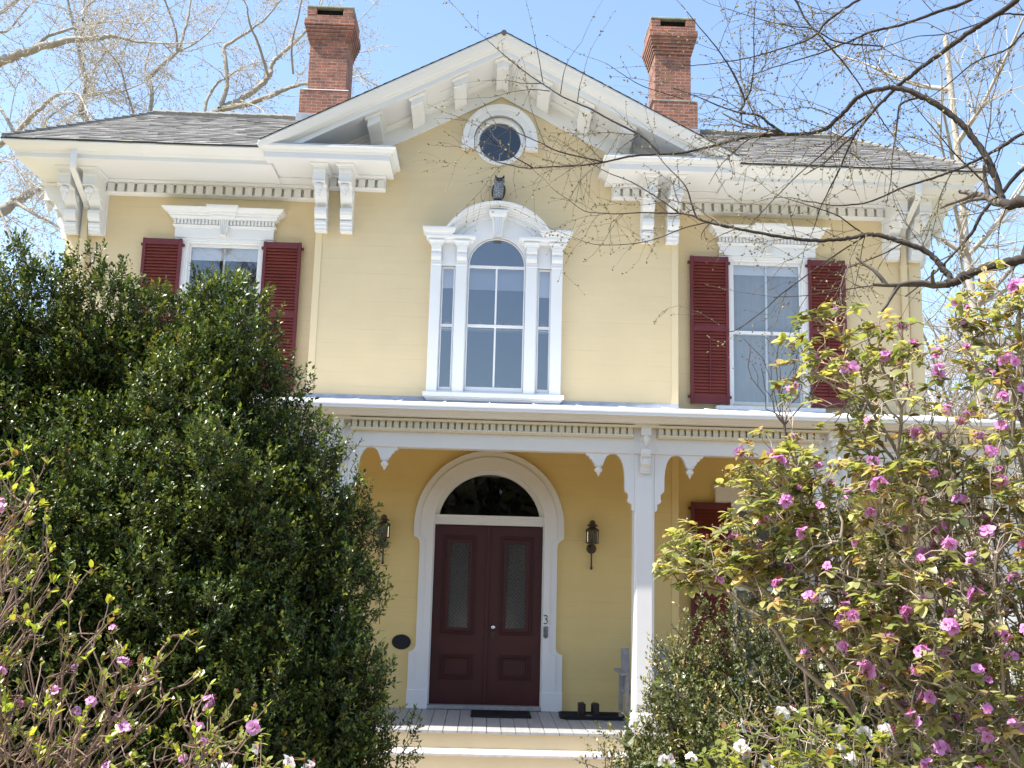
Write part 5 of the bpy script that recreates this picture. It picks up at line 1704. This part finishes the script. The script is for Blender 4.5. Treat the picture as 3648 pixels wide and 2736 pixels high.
# ---- ginkgo trees far behind the house (A-crop pixel paths give their lean and forks)
GCOL = (.40, .36, .30)
GSP = dict(step=.35, wander=.16, lift=.10, thin=.012, bud=.12, gap=.25, tw=(.55, .51, .45), fwd=.55, rtwig=.011, len=1.6)  # twigs paler than the limbs, sunlight put into their colour
def A(u, v, d): return at(u * .5498, v * .5498, d)
def gink(label, trunk, limbs, seed, dens=1.0):
    rng = np.random.default_rng(seed)
    base = trunk[0]
    t = empty('ginkgo_tree', tuple(base), label, 'tree', 'bare ginkgo trees behind the house')
    mb = NP(); out = []
    limb(mb, trunk, .32, .16, rng, np.array(GCOL) * .8, GSP, out, 10, False)
    br = NP()
    for (pts, r0, r1) in limbs:
        limb(br, pts, r0 * .56, r1 * .55, rng, GCOL, GSP, out, 7, True, 5, 2, dens)
    mb.build('trunk', M['far_bark'], t)
    put_buds(br, out, rng, .045, [(.66, .62, .55), (.58, .53, .45)], 1.6)
    br.build('crown', M['far_bark'], t)
    return t
def P(d, *uv, dd=0.0):
    n = len(uv); return [A(u, v, d + dd * i / max(1, n - 1)) for i, (u, v) in enumerate(uv)]
def gz(p): return np.array([p[0], p[1], GZ])
# left tree, trunk outside the frame
d = 25.0; tb = A(-520, 900, d)
gink('pale bare ginkgo reaching in from beyond the left edge of the view', [gz(tb), tb, A(-420, 300, d), A(-300, -300, d)],
     [(P(d, (-440, 560), (-100, 440), (0, 400), (100, 362), (200, 325), (330, 288), (480, 262), (620, 245), (720, 232), (800, 252), (960, 275)), .26, .05),
      (P(d, (200, 325), (310, 235), (420, 200), (520, 168), (700, 140), dd=1.5), .09, .04),
      (P(d, (-470, 1250), (-200, 1060), (0, 935), (100, 870), (200, 760), (280, 690), (340, 630), (420, 600), (520, 620), dd=-2), .17, .04),
      (P(d, (100, 870), (40, 760), (0, 700), (-60, 600), dd=1), .09, .04),
      (P(d, (250, 900), (300, 780), (400, 700), (520, 630), dd=1), .07, .03),
      (P(d - 3, (-500, 1650), (-150, 1440), (0, 1365), (100, 1310), (180, 1258), (260, 1215), (400, 1150), dd=2), .30, .10),
      (P(d - 3, (100, 1310), (230, 1390), (330, 1440), (420, 1530), (480, 1640), dd=-1), .08, .03),
      (P(d - 3, (0, 1365), (60, 1500), (110, 1600), (180, 1700), dd=-1), .05, .02),
      (P(d - 2, (-100, 1100), (40, 1040), (120, 1100), (200, 1180), dd=-1), .05, .02),
      (P(d, (-300, 250), (-60, 120), (60, 40), (200, -80), dd=1), .12, .05),
      (P(d, (-300, 100), (0, 210), (120, 120), (200, 20)), .07, .03)], 61, .85)
# middle tree, behind the left wing
d = 27.0; tb = A(640, 1500, d)
gink('pale bare ginkgo with crooked limbs rising behind the left wing roof', [gz(tb), tb, A(600, 1000, d), A(580, 830, d)],
     [(P(d, (580, 830), (560, 780), (522, 720), (540, 640), (560, 560), (550, 500), (530, 420), (508, 300), (490, 200), (460, 100), (430, -40)), .16, .06),
      (P(d, (560, 580), (590, 500), (620, 430), (700, 310), (745, 270), (800, 160), dd=1.5), .085, .03),
      (P(d, (545, 620), (620, 600), (700, 602), (790, 592), (900, 550), dd=-1.5), .05, .025),
      (P(d, (540, 130), (545, 60), (640, -20), dd=1), .08, .04), (P(d, (505, 280), (540, 180), (540, 90), (545, 0), dd=1), .09, .05),
      (P(d, (872, 760), (840, 650), (812, 560), (782, 440), (700, 330), dd=-1), .055, .03),
      (P(d, (970, 760), (985, 620), (975, 530), (940, 450), (960, 350), dd=.5), .11, .04),
      (P(d, (982, 490), (1060, 410), (1150, 335), (1190, 220), (1222, 100), (1240, -30), dd=1), .095, .04),
      (P(d, (1150, 335), (1140, 200), (1090, 60), (1060, -20), dd=-1), .055, .03),
      (P(d, (1150, 335), (1250, 290), (1350, 212), (1420, 120), dd=1), .05, .025)], 62, .85)
# right of them, beside the chimney
d = 26.0; tb = A(1250, 1500, d)
gink('pale bare ginkgo with a long sweeping limb beside the left chimney', [gz(tb), tb, A(1300, 950, d), A(1345, 780, d)],
     [(P(d, (1320, 780), (1338, 660), (1400, 545), (1470, 500), (1530, 460), dd=1), .085, .04),
      (P(d, (1425, 700), (1470, 560), (1462, 400), (1450, 310), (1490, 280), (1600, 210), (1720, 120), (1800, 20), dd=1), .12, .04),
      (P(d, (1345, 765), (1470, 690), (1560, 650), (1680, 560), (1740, 500), (1770, 400), (1850, 330), (1960, 222), (2040, 120), dd=1), .18, .05),
      (P(d, (1440, 705), (1600, 678), (1750, 622), (1850, 580), (1970, 545), (2120, 530), dd=-.5), .14, .05),
      (P(d, (1740, 500), (1680, 300), (1620, 160), (1600, 40), dd=-1), .07, .03), (P(d, (1900, 480), (1890, 300), (1930, 120), (1960, -20), dd=-1), .05, .03),
      (P(d, (1560, 650), (1680, 700), (1730, 760), dd=-1), .045, .02), (P(d, (2000, 350), (2250, 200), (2330, 130), dd=.5), .05, .02),
      (P(d, (2050, 400), (2240, 380), (2330, 340), dd=.5), .04, .02)], 63, .8)

# ---- overhanging tree on the right, close to the camera
OCOL = (.075, .062, .054)
OSP = dict(step=.05, wander=.13, lift=-.02, thin=.004, bud=.055, gap=.085, fwd=.8, tw=(.17, .145, .12), rtwig=.0027, len=.42)  # twig colour raised to carry the sun falling on it
rng = np.random.default_rng(71)
def Cq(u, v, d): return at(2432 + u * .5498, v * .5498, d)
def Nq(u, v, d): return at(2432 + u * .5498, 800 + v * .5498, d)
def Bq(u, v, d): return at(1216 + u * .5498, v * .5498, d)
def path(fn, d0, d1, *uv):
    n = len(uv); return [fn(u, v, d0 + (d1 - d0) * i / (n - 1)) for i, (u, v) in enumerate(uv)]
troot = np.array([2.95, -9.0, GZ])
tree = empty('overhanging_tree', tuple(troot), 'bare budding tree with dark arching branches reaching over from the right', 'tree')
tk = NP(); out = []
r0 = Cq(2700, 900, 4.4)
limb(tk, [troot, troot + np.array([.02, 0, 1.2]), np.array([2.9, -8.95, 2.2]), r0, r0 + np.array([.05, .1, 1.3])], .13, .07, rng, OCOL, OSP, out, 10, False)
tk.build('trunk', M['bark'], tree)
br = NP()
def B_(pts, r0, r1, dens=1.0, lvl=1, sub=6, start=.05, n=7): return limb(br, pts, r0 * .88, r1 * .85, rng, OCOL, OSP, out, n, True, sub, lvl, dens * .75, start)
# the big arch
B_([r0] + path(Cq, 4.4, 4.6, (2400, 1330), (2212, 1300), (2130, 1325), (2075, 1315)), .036, .024, .25)
B_(path(Cq, 4.6, 5.1, (2075, 1315), (2060, 1250), (2000, 1080), (1930, 960), (1850, 850), (1760, 760), (1650, 680), (1540, 620), (1450, 582), (1370, 570), (1280, 577), (1180, 607), (1110, 652), (1060, 712), (1000, 772), (920, 835), (830, 863), (720, 870), (640, 868)), .0185, .0095, .55, 2)
B_(path(Cq, 5.1, 5.3, (640, 868), (500, 882), (350, 902), (200, 945), (0, 990)) + path(Bq, 5.32, 5.5, (2060, 1000), (1890, 1010), (1700, 1050), (1560, 1070), (1340, 1082), (1200, 1088), (1060, 1062), (970, 1035)), .0095, .0028, .5, 1)
B_(path(Bq, 5.36, 5.3, (1700, 1050), (1420, 985), (1290, 925), (1130, 855), (1080, 835)), .0045, .002, .4, 1)
B_(path(Bq, 5.36, 5.3, (1240, 1085), (1110, 1010), (1010, 940), (930, 860)), .004, .002, .4, 1)
B_(path(Bq, 5.36, 5.5, (1320, 940), (1280, 840), (1225, 690)), .003, .0018, .4, 0)
B_(path(Bq, 5.25, 5.6, (2060, 992), (1970, 900), (1890, 850), (1730, 770), (1620, 708), (1440, 630), (1330, 560), (1210, 480), (1060, 360), (990, 300), (935, 250)), .0065, .002, .4, 1)
for q in (((1305, 530), (1280, 380), (1250, 235)), ((1420, 610), (1440, 480), (1470, 390)), ((1530, 660), (1545, 560), (1570, 470)), ((1350, 590), (1230, 580), (1080, 600)), ((1300, 540), (1180, 540), (1065, 520)), ((2212, 640), (1960, 560), (1820, 480), (1725, 415))):
    B_(path(Bq, 5.35, 5.3, *q), .003, .0015, .4, 0)
B_(path(Cq, 5.1, 5.2, (660, 868), (560, 800), (500, 752), (410, 735), (360, 728), (250, 690), (100, 630), (-60, 570)), .0085, .0025, 1.0, 1)
B_(path(Cq, 5.1, 5.1, (360, 728), (400, 655), (350, 520), (300, 430), (220, 310), (120, 190), (0, 40)), .007, .002, 1.0, 1)
B_(path(Cq, 5.1, 5.0, (400, 655), (442, 575), (462, 400), (460, 200), (472, -20)), .005, .002, .7, 1)
# second bough from the top right
B_([r0 + np.array([0, .05, .9])] + path(Cq, 4.7, 5.0, (2212, -40), (2100, 50), (1980, 130), (1880, 192), (1750, 290), (1640, 370), (1550, 432), (1480, 492), (1410, 545), (1330, 620), (1240, 712), (1170, 800), (1130, 850)), .016, .0075, .6, 2)
B_(path(Cq, 5.0, 5.1, (1130, 850), (1080, 950), (1000, 1130), (900, 1330), (850, 1480)), .007, .002, .9, 1)
B_(path(Cq, 5.0, 5.2, (1240, 715), (1090, 830), (900, 1000), (700, 1180), (470, 1420)), .006, .002, .8, 1)
B_([r0 + np.array([0, .1, 1.2])] + path(Cq, 5.2, 5.4, (2150, -200), (1860, 0), (1700, 60), (1560, 110), (1400, 165), (1260, 195), (1180, 222), (1100, 260), (1000, 300), (900, 340), (700, 402), (480, 472)), .012, .003, .8, 1)
B_(path(Cq, 5.0, 5.2, (1500, -200), (1140, 0), (1000, 90), (920, 152), (880, 210), (800, 262), (650, 312), (400, 380), (100, 422), (-60, 420)), .0085, .002, .9, 1)
B_(path(Cq, 5.3, 5.3, (1300, 300), (1000, 270), (850, 190), (700, 170), (520, 130), (300, 60)), .005, .002, .8, 1)
B_(path(Cq, 5.3, 5.2, (600, -150), (730, 0), (800, 130), (950, 300), (1060, 430), (1180, 600), (1290, 780), (1380, 900)), .0065, .003, .6, 1)
B_(path(Cq, 4.6, 4.9, (2500, 750), (2212, 860), (2100, 930), (1980, 1000), (1900, 1040), (1750, 1110), (1600, 1160), (1400, 1225), (1200, 1310), (1000, 1330), (780, 1300)), .0105, .003, .8, 1)
B_(path(Cq, 4.6, 4.7, (2500, 950), (2212, 1092), (2080, 1240), (2000, 1310), (1930, 1400), (1880, 1500), (1815, 1580)), .011, .008, .3, 1)
B_(path(Cq, 5.0, 5.0, (1550, 625), (1420, 670), (1395, 740), (1380, 890)), .0065, .005, .3, 0)
B_(path(Cq, 4.8, 5.0, (2300, 200), (2212, 210), (2100, 320), (1900, 400), (1700, 560), (1500, 700)), .007, .002, .8, 1)
B_(path(Cq, 4.8, 5.0, (2400, 80), (2212, 95), (2080, 90), (1950, 140), (1700, 220), (1500, 240), (1240, 330)), .006, .002, .7, 1)
B_(path(Cq, 4.8, 4.8, (2060, 1280), (1900, 1130), (1750, 980), (1640, 850), (1450, 620)), .005, .002, .7, 1)
# lower bough: knuckle in front of the house corner, sweeping left over the window
B_([np.array([2.92, -8.97, 1.9])] + path(Nq, 4.5, 4.6, (2400, 190), (2212, 222), (2100, 250), (1980, 278), (1850, 322), (1770, 368), (1700, 385)), .027, .021, .2, 1)
B_(path(Nq, 4.6, 5.0, (1700, 385), (1735, 345), (1690, 290), (1650, 240), (1600, 190), (1530, 150), (1430, 116), (1340, 86), (1250, 66), (1180, 66), (1100, 86), (1000, 97), (880, 104), (760, 96), (600, 72), (450, 45), (330, 20), (250, 0)), .0165, .007, .6, 2)
B_(path(Cq, 5.0, 5.3, (300, 1475), (130, 1430), (70, 1400), (0, 1385), (-150, 1380), (-300, 1378), (-420, 1385), (-540, 1380), (-640, 1365), (-760, 1280)), .0065, .002, 1.0, 1)
B_(path(Cq, 5.0, 5.1, (90, 1410), (60, 1330), (30, 1230), (-20, 1160), (-100, 1080), (-160, 1010)), .005, .002, .9, 1)
B_(path(Cq, 5.0, 5.2, (160, 1440), (0, 1480), (-150, 1540), (-330, 1580), (-560, 1585), (-690, 1545)), .0035, .0015, 1.0, 1)
B_(path(Cq, 5.0, 5.1, (-20, 1385), (-150, 1290), (-330, 1180), (-480, 1120), (-620, 1040)), .004, .0018, .9, 1)
B_(path(Nq, 5.0, 5.1, (1180, 75), (1000, 190), (900, 260), (640, 450), (520, 560), (330, 690), (240, 650)), .0045, .002, .9, 1)
B_(path(Nq, 4.6, 4.9, (1700, 395), (1500, 400), (1250, 395), (1000, 430), (800, 460), (600, 470)), .004, .002, .8, 0)
B_(path(Nq, 5.0, 5.0, (1180, 66), (1100, 10), (1000, -60), (860, -110), (640, -180)), .005, .002, .9, 1)
B_(path(Nq, 5.0, 5.0, (1430, 116), (1300, 190), (1100, 270), (950, 330), (800, 470)), .004, .002, .8, 1)
put_buds(br, out, rng, .0135, [(.34, .30, .14), (.42, .36, .18), (.22, .17, .10)])
br.build('crown', M['bark'], tree)

# ---- pale bare tree farther back on the right
FSP = dict(step=.25, wander=.12, lift=.05, thin=.012, bud=.3, gap=.26, fwd=.7, rtwig=.014, len=1.5)
def far_tree(label, base, seed, h, spread, n, col, group, lean=(0, 0)):
    rng = np.random.default_rng(seed); base = np.array(base, float)
    t = empty('bare_tree', tuple(base), label, 'tree', group)
    tk = NP(); br = NP(); out = []
    top = base + np.array([lean[0], lean[1], h])
    mid = base + (top - base) * .5 + rng.normal(size=3) * np.array([.15, .15, 0])
    Pt = limb(tk, [base, base + (top - base) * .25, mid, top], h * .011, h * .004, rng, col, FSP, out, 8, False)
    tk.build('trunk', M['far_bark'], t)
    for i in range(n):
        k = rng.uniform(.22, .98); s = Pt[int(k * (len(Pt) - 1))]
        a = rng.uniform(0, 6.28); ln = spread * (1.15 - k * .65) * rng.uniform(.6, 1.1)
        d = np.array([math.cos(a), math.sin(a), rng.uniform(.35, 1.1)]); d /= np.linalg.norm(d)
        limb(br, [s, s + d * ln * .45, s + d * ln + np.array([0, 0, ln * .15])], h * .0042, h * .0018, rng, col, FSP, out, 5, True, 4, 1, .9, .2)
    br.build('crown', M['far_bark'], t)
    return t
PALE = (.50, .45, .38)
far_tree('tall pale leafless tree behind the right corner of the house', (9.8, 6.5, GZ), 81, 13.5, 4.2, 26, PALE, None, (-.5, .2))
BROWN = (.38, .31, .23)
for i, (x, y, h, lb) in enumerate(((12.8, 16, 8.6, 'brownish bare tree in the thicket right of the house, nearest the house'), (15.0, 18, 10.0, 'taller brownish bare tree in the middle of the thicket at the right'),
                                   (17.0, 16.5, 8.8, 'brownish bare tree at the outer right of the thicket'))):
    far_tree(lb, (x, y, GZ), 90 + i, h, h * .42, 70, BROWN, 'brown thicket beyond the house')
# trees across the street, behind the camera: the panes mirror them
far_tree('tall bare street tree mirrored in the left upstairs window', (-10.4, -25, GZ), 96, 17, 6.0, 60, (.20, .17, .14), None)
rng = np.random.default_rng(97)
hb = NP(); tv, tf = leaf_small(); nn = 80000
pp = np.stack([rng.uniform(-60, 60, nn), rng.uniform(-52, -46, nn), rng.uniform(0, 1, nn)], -1)
pp[:, 2] = GZ + pp[:, 2] * (9.5 + 2.2 * np.sin(pp[:, 0] * .35) + 1.3 * np.sin(pp[:, 0] * 1.1 + 1))
hb.inst(tv, tf, frames(rng.normal(size=(nn, 3)), rng=rng) * rng.uniform(.6, 1.3, nn)[:, None, None], pp, jitter_cols([(.09, .10, .04), (.16, .13, .08), (.20, .17, .12)], nn, .3, rng))
tag(hb.build('treeline', M['far_bark']), 'dark line of trees across the street behind the viewer', 'treeline', None, 'stuff')
